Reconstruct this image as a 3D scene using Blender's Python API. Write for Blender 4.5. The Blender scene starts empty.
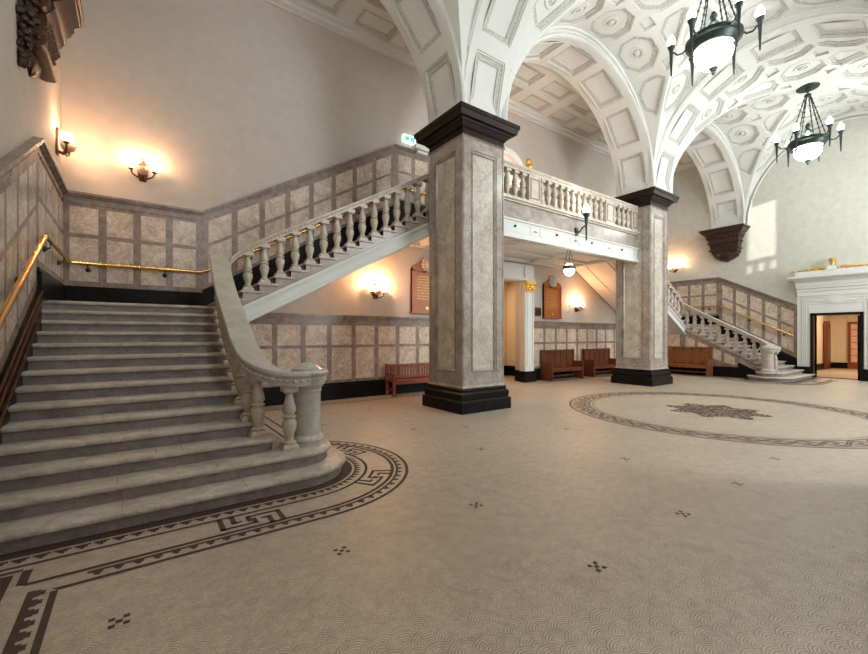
import bpy, bmesh, math, random
from mathutils import Vector, Matrix
from mathutils.geometry import delaunay_2d_cdt
random.seed(7)
PI = math.pi
sc = bpy.context.scene
COL = sc.collection
XM = 10.6                                   # symmetry axis of the hall

# ------------------------------------------------------------------ materials
class NT:
    def __init__(s, name):
        s.m = bpy.data.materials.new(name); s.m.use_nodes = True
        s.t = s.m.node_tree; s.b = s.t.nodes['Principled BSDF']
    def n(s, typ, **kw):
        nd = s.t.nodes.new(typ)
        for k, v in kw.items():
            if k.startswith('i_'):
                nd.inputs[k[2:].replace('_', ' ')].default_value = v
            else: setattr(nd, k, v)
        return nd
    def l(s, a, b): s.t.links.new(a, b)
    def math(s, op, a, b=None, clamp=False):
        nd = s.n('ShaderNodeMath', operation=op, use_clamp=clamp)
        for i, v in enumerate((a, b)):
            if v is None: continue
            if isinstance(v, (int, float)): nd.inputs[i].default_value = v
            else: s.l(v, nd.inputs[i])
        return nd.outputs[0]
    def coord(s):
        return s.n('ShaderNodeTexCoord').outputs['Object']
    def noise(s, scale, detail=4, rough=.55, vec=None, dist=0.0):
        nd = s.n('ShaderNodeTexNoise'); nd.inputs['Scale'].default_value = scale
        nd.inputs['Detail'].default_value = detail; nd.inputs['Roughness'].default_value = rough
        nd.inputs['Distortion'].default_value = dist
        s.l(vec or s.coord(), nd.inputs['Vector']); return nd.outputs['Fac']
    def ramp(s, fac, stops):
        nd = s.n('ShaderNodeValToRGB'); cr = nd.color_ramp
        while len(cr.elements) < len(stops): cr.elements.new(.5)
        for e, (p, c) in zip(cr.elements, stops):
            e.position = p; e.color = (*c, 1)
        s.l(fac, nd.inputs['Fac']); return nd.outputs['Color']
    def mix(s, fac, a, b):
        nd = s.n('ShaderNodeMix', data_type='RGBA')
        if isinstance(fac, (int, float)): nd.inputs[0].default_value = fac
        else: s.l(fac, nd.inputs[0])
        for i, v in ((6, a), (7, b)):
            if isinstance(v, tuple): nd.inputs[i].default_value = (*v, 1)
            else: s.l(v, nd.inputs[i])
        return nd.outputs[2]
    def bump(s, h, strength=.3, dist=.01):
        nd = s.n('ShaderNodeBump'); nd.inputs['Strength'].default_value = strength
        nd.inputs['Distance'].default_value = dist
        s.l(h, nd.inputs['Height']); s.l(nd.outputs[0], s.b.inputs['Normal'])
    def fin(s, col, rough=.5, metal=0., spec=None):
        if isinstance(col, tuple): s.b.inputs['Base Color'].default_value = (*col, 1)
        else: s.l(col, s.b.inputs['Base Color'])
        s.b.inputs['Roughness'].default_value = rough
        s.b.inputs['Metallic'].default_value = metal
        if spec is not None: s.b.inputs['Specular IOR Level'].default_value = spec
        return s.m

def plaster(name, c, var=.06, bump=.15, sc_=5):
    t = NT(name); n = t.noise(sc_, 5)
    d = tuple(max(0, x*(1-var)) for x in c); u = tuple(min(1, x*(1+var)) for x in c)
    col = t.ramp(n, [(.3, d), (.7, u)])
    t.bump(t.noise(60, 3), bump, .004)
    return t.fin(col, .75)

def marble(name, c, dark, light, rough=.25, sc_=3., vein=.5, dist=1.2):
    t = NT(name); co = t.coord()
    n1 = t.noise(sc_, 6, .62, co, dist)
    base = t.ramp(n1, [(.28, dark), (.5, c), (.72, light)])
    n2 = t.noise(sc_*1.7, 8, .65, co, 2.2)
    v = t.math('ABSOLUTE', t.math('SUBTRACT', n2, .5))
    vm = t.math('SUBTRACT', 1.0, t.math('MULTIPLY', v, 26.0), True)
    vm = t.math('MULTIPLY', vm, vein, True)
    vm = t.math('MULTIPLY', vm, t.noise(sc_*.8, 2, .5, co), True)
    col = t.mix(vm, base, tuple(x*.45 for x in dark))
    sp = t.noise(sc_*14, 3, .6, co)
    col = t.mix(t.math('MULTIPLY', t.math('GREATER_THAN', sp, .62), .25), col, dark)
    return t.fin(col, rough)

def metal(name, c, rough=.35, metal_=1.0):
    t = NT(name); n = t.noise(25, 3)
    col = t.ramp(n, [(.3, tuple(x*.75 for x in c)), (.7, c)])
    return t.fin(col, rough, metal_)

def wood(name, c, d):
    t = NT(name); mp = t.n('ShaderNodeMapping'); t.l(t.coord(), mp.inputs[0])
    mp.inputs['Scale'].default_value = (6, 6, .8)
    n = t.noise(5, 6, .6, mp.outputs[0], .6)
    col = t.ramp(n, [(.3, d), (.7, c)])
    t.bump(n, .1, .003)
    return t.fin(col, .38)

def emit(name, c, s):
    t = NT(name)
    t.b.inputs['Emission Color'].default_value = (*c, 1); t.b.inputs['Emission Strength'].default_value = s
    return t.fin(c, .3)

M = {}
M['plaster_wall'] = plaster('greige_plaster', (.50, .445, .39), .05)
M['plaster_end'] = plaster('pale_grey_green_plaster', (.55, .54, .475), .07)
M['white'] = plaster('white_plaster', (.63, .635, .60), .02, .06)
M['ornament'] = None
t = NT('carved_bead_plaster'); co = t.coord()
vo = t.n('ShaderNodeTexVoronoi'); vo.inputs['Scale'].default_value = 26; t.l(co, vo.inputs['Vector'])
colr = t.ramp(vo.outputs['Distance'], [(.15, (.63, .62, .575)), (.6, (.43, .415, .375))])
t.bump(vo.outputs['Distance'], .8, .02); M['ornament'] = t.fin(colr, .7)
M['groove'] = plaster('grey_moulded_plaster', (.56, .555, .51), .03)
M['cream'] = plaster('cream_corridor_plaster', (.72, .60, .46), .03)
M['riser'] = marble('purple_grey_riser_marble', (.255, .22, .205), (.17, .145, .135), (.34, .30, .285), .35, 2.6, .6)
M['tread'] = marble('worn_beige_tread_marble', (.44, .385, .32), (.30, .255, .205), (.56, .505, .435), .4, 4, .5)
M['rail_marble'] = marble('pale_grey_green_rail_marble', (.46, .435, .37), (.36, .335, .28), (.55, .525, .46), .3, 2.4, .5)
M['baluster_marble'] = marble('ivory_baluster_marble', (.50, .435, .345), (.37, .31, .235), (.62, .56, .465), .33, 6, .35)
M['panel_marble'] = marble('buff_panel_marble', (.62, .50, .40), (.41, .305, .225), (.78, .67, .56), .22, 2.8, 1.2)
M['frame_marble'] = marble('mauve_brown_frame_marble', (.275, .205, .172), (.18, .125, .102), (.375, .295, .252), .25, 4, .6)
M['cap_marble'] = marble('taupe_cap_marble', (.26, .20, .165), (.165, .125, .10), (.36, .295, .25), .25, 3.5, .7)
M['pier_panel'] = marble('grey_cream_pier_panel_marble', (.50, .45, .375), (.35, .305, .25), (.62, .575, .50), .22, 1.5, .9, .7)
M['pier_frame'] = marble('grey_brown_pier_marble', (.33, .28, .235), (.215, .175, .145), (.43, .38, .33), .25, 2.2, .9)
M['string_marble'] = marble('brown_string_marble', (.37, .30, .25), (.26, .205, .17), (.47, .40, .345), .3, 3.5, .5)
M['black'] = marble('black_marble', (.008, .007, .0065), (.005, .0045, .004), (.016, .014, .013), .32, 5, .1); M['black'].node_tree.nodes['Principled BSDF'].inputs['Specular IOR Level'].default_value = .12
M['cap_black'] = marble('dark_capital_stone', (.018, .010, .007), (.010, .006, .004), (.028, .018, .013), .45, 5, .1)
M['cap_black'].node_tree.nodes['Principled BSDF'].inputs['Specular IOR Level'].default_value = .15
M['bronze'] = metal('dark_patinated_bronze', (.045, .06, .055), .4, .7)
M['rod'] = metal('copper_brown_rod', (.22, .085, .045), .4, .8)
M['brown_metal'] = metal('brown_sconce_metal', (.16, .075, .04), .4, .8)
M['brass'] = NT('polished_brass').fin((.80, .50, .16), .22, 1.0)
M['gold'] = metal('gilding', (.85, .55, .12), .4, .75)
M['redwood'] = wood('red_mahogany', (.28, .065, .018), (.16, .032, .010))
M['brownwood'] = wood('brown_oak', (.19, .06, .022), (.095, .028, .011))
M['oakwood'] = wood('golden_brown_oak', (.27, .10, .035), (.15, .052, .018))
M['boardwood'] = wood('orange_board_wood', (.42, .14, .035), (.30, .085, .02))
M['carved'] = wood('dark_carved_wood', (.055, .022, .011), (.02, .009, .005))
M['carved_brown'] = wood('carved_brown_wood', (.115, .042, .018), (.045, .017, .008))
M['door_wood'] = wood('red_brown_door_wood', (.26, .06, .025), (.16, .035, .015))
M['warm_glass'] = emit('lit_warm_frosted_glass', (1, .72, .42), 9)
M['cool_glass'] = emit('lit_white_opal_glass', (.95, 1, .97), 6.5)
M['flame'] = emit('lit_flame_bulb', (1, .97, .92), 12)
M['sign_white'] = emit('lit_sign_white', (.85, .95, 1), 2.2)
M['sign_green'] = emit('lit_sign_green', (.05, .6, .28), 1.0)
M['frosted'] = plaster('pinkish_glass_bowl', (.72, .45, .33), .1)
M['glass_dark'] = NT('dark_door_glass').fin((.05, .08, .07), .05)
M['sun_block'] = plaster('white_sun_block_board', (.8, .82, .82), .02)
M['pinkstone'] = plaster('carved_grey_crest', (.50, .44, .40), .25, .6, 30)

t = NT('cream_fan_mosaic'); co = t.coord()
sx = t.n('ShaderNodeSeparateXYZ'); t.l(co, sx.inputs[0])
X, Y = sx.outputs[0], sx.outputs[1]
R = .12; h = R/2; s_ = 2*R
# gentle wobble so the hand-laid fans are not perfect
wob = t.math('MULTIPLY', t.math('SUBTRACT', t.noise(1.6, 2, .5, co), .5), .10)
Xw = t.math('ADD', X, wob); Yw = t.math('ADD', Y, wob)
row = t.math('FLOOR', t.math('DIVIDE', Yw, h))
def fan(rw):
    off = t.math('MULTIPLY', t.math('FLOORED_MODULO', rw, 2.0), R)
    xx = t.math('SUBTRACT', Xw, off)
    fx = t.math('SUBTRACT', t.math('FLOORED_MODULO', t.math('ADD', xx, R), s_), R)
    fy = t.math('SUBTRACT', Yw, t.math('MULTIPLY', rw, h))
    return t.math('SQRT', t.math('ADD', t.math('MULTIPLY', fx, fx), t.math('MULTIPLY', fy, fy)))
d1 = fan(row); d2 = fan(t.math('SUBTRACT', row, 1.0))
in1 = t.math('LESS_THAN', d2, R)
d = t.math('ADD', t.math('MULTIPLY', d2, in1), t.math('MULTIPLY', d1, t.math('SUBTRACT', 1.0, in1)))
ring = t.math('SINE', t.math('MULTIPLY', d, 2*PI/.0172))
ring = t.math('ADD', t.math('MULTIPLY', ring, .5), .5)
vo = t.n('ShaderNodeTexVoronoi'); vo.inputs['Scale'].default_value = 75; t.l(co, vo.inputs['Vector'])
sv = t.n('ShaderNodeSeparateColor'); t.l(vo.outputs['Color'], sv.inputs[0])
big = t.noise(.55, 4, .6, co)
base = t.ramp(big, [(.35, (.51, .43, .34)), (.65, (.61, .525, .425))])
c1 = t.mix(t.math('MULTIPLY', sv.outputs[0], .5), base, (.36, .29, .215))
brk = t.math('ADD', t.math('MULTIPLY', t.noise(7, 4, .7, co), 2.0), -.25, True)
c2 = t.mix(t.math('MULTIPLY', ring, t.math('MULTIPLY', brk, .95)), c1, (.20, .15, .105))
edge = t.math('GREATER_THAN', d, R*.93)
c3 = t.mix(t.math('MULTIPLY', edge, .35), c2, (.3, .24, .18))
pat = t.math('GREATER_THAN', t.noise(3.2, 5, .7, co, 1.0), .60)
c4 = t.mix(t.math('MULTIPLY', pat, .25), c3, (.22, .17, .13))
gr = t.math('GREATER_THAN', t.noise(22, 3, .8, co), .57)
c4 = t.mix(t.math('MULTIPLY', gr, .22), c4, (.2, .15, .11))
t.bump(t.math('ADD', ring, sv.outputs[0]), .25, .003)
M['mosaic'] = t.fin(c4, .42)
M['tile_dark'] = plaster('dark_brown_tesserae', (.055, .032, .024), .35, .3, 70)
M['tile_brown'] = plaster('brown_tesserae', (.14, .085, .06), .4, .3, 50)

# ------------------------------------------------------------------ mesh builder
MIRROR = False
def G(p):
    return (2*XM-p[0], p[1], p[2]) if MIRROR else (p[0], p[1], p[2])

class MB:
    def __init__(s): s.v = []; s.f = []; s.m = []
    def V(s, p): s.v.append(G(p)); return len(s.v)-1
    def F(s, idx, mat): s.f.append(list(idx)); s.m.append(mat)
    def poly(s, pts, mat): s.F([s.V(p) for p in pts], mat)
    def hexa(s, p, mat):      # 8 pts: bottom 4, top 4
        i = [s.V(q) for q in p]
        for q in ((3,2,1,0),(4,5,6,7),(0,1,5,4),(1,2,6,5),(2,3,7,6),(3,0,4,7)): s.F([i[k] for k in q], mat)
    def box(s, a, b, mat):
        x0,y0,z0 = a; x1,y1,z1 = b
        s.hexa([(x0,y0,z0),(x1,y0,z0),(x1,y1,z0),(x0,y1,z0),(x0,y0,z1),(x1,y0,z1),(x1,y1,z1),(x0,y1,z1)], mat)
    def frust(s, c, w0, w1, z0, z1, mat, d0=None, d1=None):
        d0 = w0 if d0 is None else d0; d1 = w1 if d1 is None else d1
        x, y = c; r = lambda w, d, z: [(x-w,y-d,z),(x+w,y-d,z),(x+w,y+d,z),(x-w,y+d,z)]
        s.hexa(r(w0,d0,z0)+r(w1,d1,z1), mat)
    def rings(s, rings, mat, closed=True, cap=True):
        idx = [[s.V(p) for p in r] for r in rings]; n = len(idx[0])
        for a, b in zip(idx, idx[1:]):
            for i in range(n if closed else n-1):
                j = (i+1) % n; s.F((a[i], a[j], b[j], b[i]), mat)
        if cap: s.F(idx[0][::-1], mat); s.F(idx[-1], mat)
    def lathe(s, prof, c, mat, seg=20, cap=True, ax=None):
        rs = []
        for r, z in prof:
            rs.append([(c[0]+r*math.cos(2*PI*i/seg), c[1]+r*math.sin(2*PI*i/seg), c[2]+z) for i in range(seg)])
        s.rings(rs, mat, True, cap)
    def tube(s, path, r, mat, seg=8, cap=True):
        path = [Vector(p) for p in path]; rs = []
        rr = r if isinstance(r, (list, tuple)) else [r]*len(path)
        up0 = Vector((0,0,1))
        for i, p in enumerate(path):
            a = path[max(0,i-1)]; b = path[min(len(path)-1,i+1)]
            t_ = (b-a).normalized()
            up = up0 if abs(t_.z) < .95 else Vector((1,0,0))
            sd = t_.cross(up).normalized(); u = sd.cross(t_)
            rs.append([tuple(p+sd*math.cos(2*PI*k/seg)*rr[i]+u*math.sin(2*PI*k/seg)*rr[i]) for k in range(seg)])
        s.rings(rs, mat, True, cap)
    def sweep(s, path, prof, mat, cap=True, mats=None):
        """profile (side, up) swept along path, up stays vertical; side = horizontal normal"""
        path = [Vector(p) for p in path]; rs = []
        for i, p in enumerate(path):
            a = path[max(0,i-1)]; b = path[min(len(path)-1,i+1)]
            t_ = (b-a); t_.z = 0
            if t_.length < 1e-6: t_ = Vector((0,1,0))
            t_.normalize(); sd = Vector((t_.y, -t_.x, 0))
            k = 1.0
            if 0 < i < len(path)-1:
                t1 = (p-a); t1.z = 0; t2 = (b-p); t2.z = 0
                if t1.length > 1e-6 and t2.length > 1e-6:
                    cs = max(.3, math.cos(t1.angle(t2)/2)); k = 1/cs
            rs.append([tuple(p+sd*x*k+Vector((0,0,z))) for x, z in prof])
        s.rings(rs, mat, True, cap)
    def prism(s, poly, z0, z1, mat):
        s.rings([[(x,y,z0) for x,y in poly],[(x,y,z1) for x,y in poly]], mat)
    def prism_y(s, poly, y0, y1, mat):     # poly in xz
        s.rings([[(x,y0,z) for x,z in poly],[(x,y1,z) for x,z in poly]], mat)
    def prism_x(s, poly, x0, x1, mat):     # poly in yz
        s.rings([[(x0,y,z) for y,z in poly],[(x1,y,z) for y,z in poly]], mat)
    def ball(s, c, r, mat, seg=10, n=6, sz=1.0):
        rs = [(max(1e-3, r*math.sin(PI*i/n)), -r*sz*math.cos(PI*i/n)) for i in range(n+1)]
        s.lathe(rs, c, mat, seg)
    def build(s, name, parent=None, smooth=True, ang=35, loc=None, recalc=True):
        me = bpy.data.meshes.new(name)
        mats = []
        for m in s.m:
            if m not in mats: mats.append(m)
        off = Vector((0,0,0))
        if parent is not None: off = Vector(ROOTLOC.get(parent.name, (0,0,0)))
        elif loc is not None: off = Vector(G(loc))
        me.from_pydata([tuple(Vector(p)-off) for p in s.v], [], s.f)
        for m in mats: me.materials.append(M[m])
        me.polygons.foreach_set('material_index', [mats.index(m) for m in s.m])
        if recalc:
            bm = bmesh.new(); bm.from_mesh(me)
            bmesh.ops.recalc_face_normals(bm, faces=bm.faces); bm.to_mesh(me); bm.free()
        if smooth:
            me.polygons.foreach_set('use_smooth', [True]*len(me.polygons))
            me.set_sharp_from_angle(angle=math.radians(ang))
        o = bpy.data.objects.new(name, me); COL.objects.link(o)
        if parent is not None:
            o.parent = parent; ROOTLOC[o.name] = ROOTLOC.get(parent.name, (0,0,0))
        elif loc is not None: o.location = off
        return o

ROOTLOC = {}
def thing(name, label, cat, loc=(0,0,0), group=None):
    o = bpy.data.objects.new(name, None); COL.objects.link(o)
    o.location = G(loc); o.empty_display_size = .1
    ROOTLOC[o.name] = G(loc); o['label'] = label; o['category'] = cat
    if group: o['group'] = group
    return o
def tag(o, label, cat, group=None):
    o['label'] = label; o['category'] = cat
    if group: o['group'] = group
    return o
def struct(o): o['kind'] = 'structure'; return o
def copy_tree(o, parent=None):
    c = o.copy(); COL.objects.link(c)
    if parent is not None: c.parent = parent
    for ch in list(o.children): copy_tree(ch, c)
    return c

# ------------------------------------------------------------------ coffered surfaces
def inset(poly, k):
    cx = sum(p[0] for p in poly)/len(poly); cy = sum(p[1] for p in poly)/len(poly)
    n = len(poly); out = []
    r = min(math.hypot(p[0]-cx, p[1]-cy) for p in poly)
    # convex polygon true inset via edge normals
    res = []
    for i in range(n):
        p0 = poly[i-1]; p1 = poly[i]; p2 = poly[(i+1) % n]
        def nrm(a, b):
            dx, dy = b[0]-a[0], b[1]-a[1]; L = math.hypot(dx, dy) or 1e-9
            nx, ny = -dy/L, dx/L
            mx, my = (a[0]+b[0])/2, (a[1]+b[1])/2
            if nx*(cx-mx)+ny*(cy-my) < 0: nx, ny = -nx, -ny
            return nx, ny
        n1 = nrm(p0, p1); n2 = nrm(p1, p2)
        bx, by = n1[0]+n2[0], n1[1]+n2[1]; q = n1[0]*bx+n1[1]*by
        if q < .2: q = .2
        res.append((p1[0]+bx*k/q, p1[1]+by*k/q))
    return res
def area(poly):
    return abs(sum(poly[i-1][0]*poly[i][1]-poly[i][0]*poly[i-1][1] for i in range(len(poly))))/2
def clip(poly, f):
    out = []
    for i in range(len(poly)):
        a = poly[i-1]; b = poly[i]; fa = f(*a); fb = f(*b)
        if fa >= 0 and fb >= 0: out.append(b)
        elif fa >= 0 or fb >= 0:
            t_ = fa/(fa-fb); q = (a[0]+(b[0]-a[0])*t_, a[1]+(b[1]-a[1])*t_)
            out.append(q)
            if fb >= 0: out.append(b)
    return out
def dens(poly, step=.22):
    out = []
    for i in range(len(poly)):
        a = poly[i-1]; b = poly[i]; n = max(1, int(math.hypot(b[0]-a[0], b[1]-a[1])/step))
        for k in range(n): out.append((a[0]+(b[0]-a[0])*k/n, a[1]+(b[1]-a[1])*k/n))
    return out
def clean(poly, eps=.03):
    out = []
    for p in poly:
        if not out or math.hypot(p[0]-out[-1][0], p[1]-out[-1][1]) > eps: out.append(p)
    while len(out) > 2 and math.hypot(out[0][0]-out[-1][0], out[0][1]-out[-1][1]) <= eps: out.pop()
    # drop collinear
    res = []
    n = len(out)
    for i in range(n):
        a, b, c = out[i-1], out[i], out[(i+1) % n]
        cr = (b[0]-a[0])*(c[1]-b[1])-(b[1]-a[1])*(c[0]-b[0])
        if abs(cr) > 1e-4: res.append(b)
    return res
def inside(p, poly):
    x, y = p; c = False; n = len(poly)
    for i in range(n):
        x1, y1 = poly[i-1]; x2, y2 = poly[i]
        if (y1 > y) != (y2 > y) and x < (x2-x1)*(y-y1)/(y2-y1)+x1: c = not c
    return c
def coffered(mb, S, region, holes, step=.25, mat='white', depth=.10, kinds=None):
    """S(u,v,off)->point. region: boundary polygon in (u,v); holes: convex polygons."""
    pts = []; edges = []
    def addp(poly):
        b = len(pts); pts.extend(poly); n = len(poly)
        edges.extend([(b+i, b+(i+1) % n) for i in range(n)])
    reg = dens(region, step); addp(reg)
    hs = [dens(h, step) for h in holes]
    for h in hs: addp(h)
    us = [p[0] for p in region]; vs = [p[1] for p in region]
    u = min(us)+step/2
    bx = [(min(p[0] for p in h)-.03, max(p[0] for p in h)+.03, min(p[1] for p in h)-.03, max(p[1] for p in h)+.03) for h in hs]
    while u < max(us):
        v = min(vs)+step/2
        while v < max(vs):
            if inside((u, v), region) and not any(b[0] < u < b[1] and b[2] < v < b[3] and inside((u, v), h) for b, h in zip(bx, hs)):
                pts.append((u, v))
            v += step
        u += step
    res = delaunay_2d_cdt([Vector(p) for p in pts], edges, [], 0, 1e-4)
    vs_, fs_ = res[0], res[2]
    idx = [mb.V(S(p[0], p[1], 0)) for p in vs_]
    for f in fs_:
        c = (sum(vs_[i][0] for i in f)/len(f), sum(vs_[i][1] for i in f)/len(f))
        if not inside(c, region): continue
        if any(b[0] < c[0] < b[1] and b[2] < c[1] < b[3] and inside(c, h) for b, h in zip(bx, hs)): continue
        mb.F([idx[i] for i in f], mat)
    for hi, (hole, h) in enumerate(zip(holes, hs)):
        kd = kinds[hi] if kinds else 'oct'
        sz = math.sqrt(area(hole))
        k = min(1.0, sz/.8)
        w1 = .035*k; w2 = .10*k; w3 = .02*k
        layers = [(hole, 0, 'white'), (hole, .022, 'groove'), (inset(hole, w1), .022, 'white'), (inset(hole, w1), .045, 'white'),
                  (inset(hole, w1+w2), .055, 'ornament'), (inset(hole, w1+w2), .085*max(k, .65), 'groove'), (inset(hole, w1+w2+w3), .085*max(k, .65), 'white')]
        prev = None
        for poly, off, m_ in layers:
            dp = dens(poly, step*1.2) if False else poly
            ids = [mb.V(S(p[0], p[1], off)) for p in dp]
            if prev:
                n = len(ids)
                for i in range(n): mb.F((prev[i], prev[(i+1) % n], ids[(i+1) % n], ids[i]), m_)
            prev = ids; last = poly; loff = off
        cx = sum(p[0] for p in last)/len(last); cy = sum(p[1] for p in last)/len(last)
        c = mb.V(S(cx, cy, loff)); n = len(prev)
        for i in range(n): mb.F((prev[i], prev[(i+1) % n], c), 'white')
        if kd == 'oct' and sz > .75:
            rr = .20
            def circ(r): return [(cx+r*math.cos(2*PI*i/12), cy+r*math.sin(2*PI*i/12)*.9) for i in range(12)]
            prev = None
            for r, off, m_ in ((.24, loff, 'groove'), (.215, loff-.03, 'groove'), (.15, loff-.035, 'white'), (.135, loff-.01, 'groove'), (.085, loff-.02, 'ornament'), (.07, loff-.055, 'groove'), (.01, loff-.07, 'white')):
                ids = [mb.V(S(p[0], p[1], off)) for p in circ(r)]
                if prev:
                    for i in range(12): mb.F((prev[i], prev[(i+1) % 12], ids[(i+1) % 12], ids[i]), m_)
                prev = ids

ZS = 6.63; AV = 3.545; BV = 3.125; YC = 3.825; RISE = 3.62; ARISE = 3.32
def vault_bay(name, xc, a, parts):
    R_a = (a+RISE)/2; R_b = (BV+RISE)/2
    mb = MB()
    def S_arc(half, R, axis):
        def S(u, v, off):
            th = max(-PI/2, min(PI/2, u/R))
            s0, c0 = math.sin(th), math.cos(th)
            nx, nz = s0/half, c0/RISE; L = math.hypot(nx, nz); nx /= L; nz /= L
            h_ = half*s0+nx*off; z = ZS+RISE*c0+nz*off
            return (xc+h_, YC+v, z) if axis == 'N' else (xc+v, YC+h_, z)
        return S
    for key in parts:
        if key in 'NS':
            half, other, R, pu, pv = a, BV, R_a, 1.42, 1.27; sgn = 1 if key == 'N' else -1
            S = S_arc(a, R, 'N')
        else:
            half, other, R, pu, pv = BV, a, R_b, 1.28, 1.42; sgn = 1 if key == 'E' else -1
            S = S_arc(BV, R, 'E')
        fu = lambda u: half*math.sin(max(-PI/2, min(PI/2, u/R)))
        inv = lambda x: R*math.asin(max(-1, min(1, x/half)))
        # region boundary in (u, v)
        reg = []
        N = 36
        for i in range(N+1):
            th = -PI/2+PI*i/N; reg.append((R*th, sgn*other*abs(math.sin(th))))
        reg = reg[:]; reg[0] = (-R*PI/2, sgn*other); reg[-1] = (R*PI/2, sgn*other)
        reg = [reg[0]]+[r for r in reg[1:-1]]+[reg[-1]]
        holes = []; kinds = []
        vfirst = other-.60
        vs = [vfirst-pv*j for j in range(4) if vfirst-pv*j > -.2]
        def add(poly, kd, amin):
            plan = [(fu(p[0]), p[1]) for p in dens(poly, .12)]
            m = .10/other
            plan = clip(plan, lambda x, y: (sgn*y/other-abs(0)) - x/half - m)
            if len(plan) > 2: plan = clip(plan, lambda x, y: sgn*y/other + x/half - m)
            if len(plan) > 2: plan = clip(plan, lambda x, y: (other-.07)-sgn*y)
            if len(plan) > 2: plan = clip(plan, lambda x, y: (half-.05)-abs(x) if True else 0)
            if len(plan) < 3: return
            q = clean([(inv(x), y) for x, y in plan], .02)
            if len(q) < 3: return
            # thin to hull-ish corners
            q2 = simplify(q, .015)
            if len(q2) < 3 or area(q2) < amin: return
            holes.append(q2); kinds.append(kd if area(q2) > .75 else 'cut')
        for vi in vs:
            for k in range(-4, 5):
                u = k*pu
                if abs(u) > R*PI/2: continue
                if abs(vi) < .3 and k == 0: continue
                r = .63; oc = [(u+r*math.cos(PI/8+PI/4*i)*1.02, sgn*vi+r*math.sin(PI/8+PI/4*i)*.95) for i in range(8)]
                add(oc, 'oct', .28)
        for j in range(-1, 4):
            vi = vfirst+pv/2-pv*j
            for k in range(-5, 5):
                u = (k+.5)*pu; s0 = .17
                if abs(u) > R*PI/2-.1: continue
                add([(u-s0, sgn*vi-s0), (u+s0, sgn*vi-s0), (u+s0, sgn*vi+s0), (u-s0, sgn*vi+s0)], 'sq', .03)
        coffered(mb, S, reg, holes, .22, 'white', kinds=kinds)
    # crown moulding ring where the lamp hangs
    for r, dz in ((.62, 0), ):
        pass
    # white edge rolls against the arches
    for yy, sg in ((YC+BV, -1), (YC-BV, 1)):
        pth = [(xc+a*math.sin(th), yy+sg*.03, ZS+RISE*math.cos(th)-.02) for th in [(-PI/2+PI*i/40) for i in range(41)]]
        mb.tube(pth, .055, 'white', 6)
    o = mb.build(name, smooth=True, ang=28, recalc=False); struct(o); return o
def simplify(q, eps):
    # remove points closer than eps to the chord of neighbours, repeatedly
    q = list(q); ch = True
    while ch and len(q) > 3:
        ch = False
        for i in range(len(q)):
            a, b, c = q[i-1], q[i], q[(i+1) % len(q)]
            L = math.hypot(c[0]-a[0], c[1]-a[1]) or 1e-9
            dd = abs((c[0]-a[0])*(b[1]-a[1])-(c[1]-a[1])*(b[0]-a[0]))/L
            if dd < eps: q.pop(i); ch = True; break
    return q

X1a, X1b, X2a, X2b = 5.8, 7.06, 14.11, 15.34
XL, XR, YB, YF = -1.15, 22.35, 10.52, -3.0
YP0, YP1 = 6.95, 8.23
bay1c, bay1a = (XL+X1a)/2, (X1a-XL)/2
bay2c, bay2a = (X1b+X2a)/2, (X2a-X1b)/2
bay3c, bay3a = (X2b+XR)/2, (XR-X2b)/2
vault_bay('ceiling', bay1c, bay1a, 'NSEW')
vault_bay('ceiling', bay2c, bay2a, 'NSEW')
vault_bay('ceiling', bay3c, bay3a, 'NSEW')

def arch(name, c, half, fixed0, fixed1, axis, faces=True, topz=None, rise=ARISE):
    """coffered arch band; axis 'x' spans in X between fixed0..fixed1 in Y"""
    mb = MB(); R = (half+rise)/2; w = fixed1-fixed0; mid = (fixed0+fixed1)/2
    def S(u, v, off):
        th = max(-PI/2, min(PI/2, u/R)); s0, c0 = math.sin(th), math.cos(th)
        nx, nz = s0/half, c0/rise; L = math.hypot(nx, nz)
        h_ = half*s0+nx/L*off; z = ZS+rise*c0+nz/L*off
        return (c+h_, mid+v, z) if axis == 'x' else (mid+v, c+h_, z)
    U = R*PI/2; holes = []
    n = 7; pu = 2*U/n
    for k in range(n):
        u = -U+pu*(k+.5); a = pu/2-.155; b = w/2-.20
        holes.append([(u-a, -b), (u+a, -b), (u+a, b), (u-a, b)])
    coffered(mb, S, [(-U, -w/2), (U, -w/2), (U, w/2), (-U, w/2)], holes, .2, 'white', kinds=['rect']*n)
    for v, sg in ((-w/2, -1), (w/2, 1)):
        # face strip up to the vault
        top = RISE+.05
        N = 40; A = []; B = []; A2 = []
        for i in range(N+1):
            th = -PI/2+PI*i/N
            p = S(R*th, v, 0); A.append(mb.V(p))
            zt = ZS+top*math.cos(th)+.02
            if axis == 'x': q = (c+(half)*math.sin(th), mid+v, zt if topz is None or sg < 0 else topz)
            else: q = (mid+v, c+half*math.sin(th), zt)
            B.append(mb.V(q))
        for i in range(N): mb.F((A[i], A[i+1], B[i+1], B[i]), 'white')
        pth = [S(R*(-PI/2+PI*i/N), v-sg*.03+sg*.045, .05) for i in range(N+1)]
        mb.tube(pth, .04, 'white', 6)
        pth = [S(R*(-PI/2+PI*i/N), v+sg*.01, .16) for i in range(N+1)]
        mb.tube(pth, .02, 'white', 5)
    o = mb.build(name, smooth=True, ang=28, recalc=False); struct(o); return o
for c_, a_ in ((bay1c, bay1a), (bay2c, bay2a), (bay3c, bay3a)):
    arch('trim_1', c_, a_, YP0, YP1, 'x', topz=10.12)
    arch('trim_1', c_, a_, 2*YC-YP1, 2*YC-YP0, 'x')
for f0, f1 in ((X1a, X1b), (X2a, X2b)):
    arch('trim_2', YC, BV, f0, f1, 'y')
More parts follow.
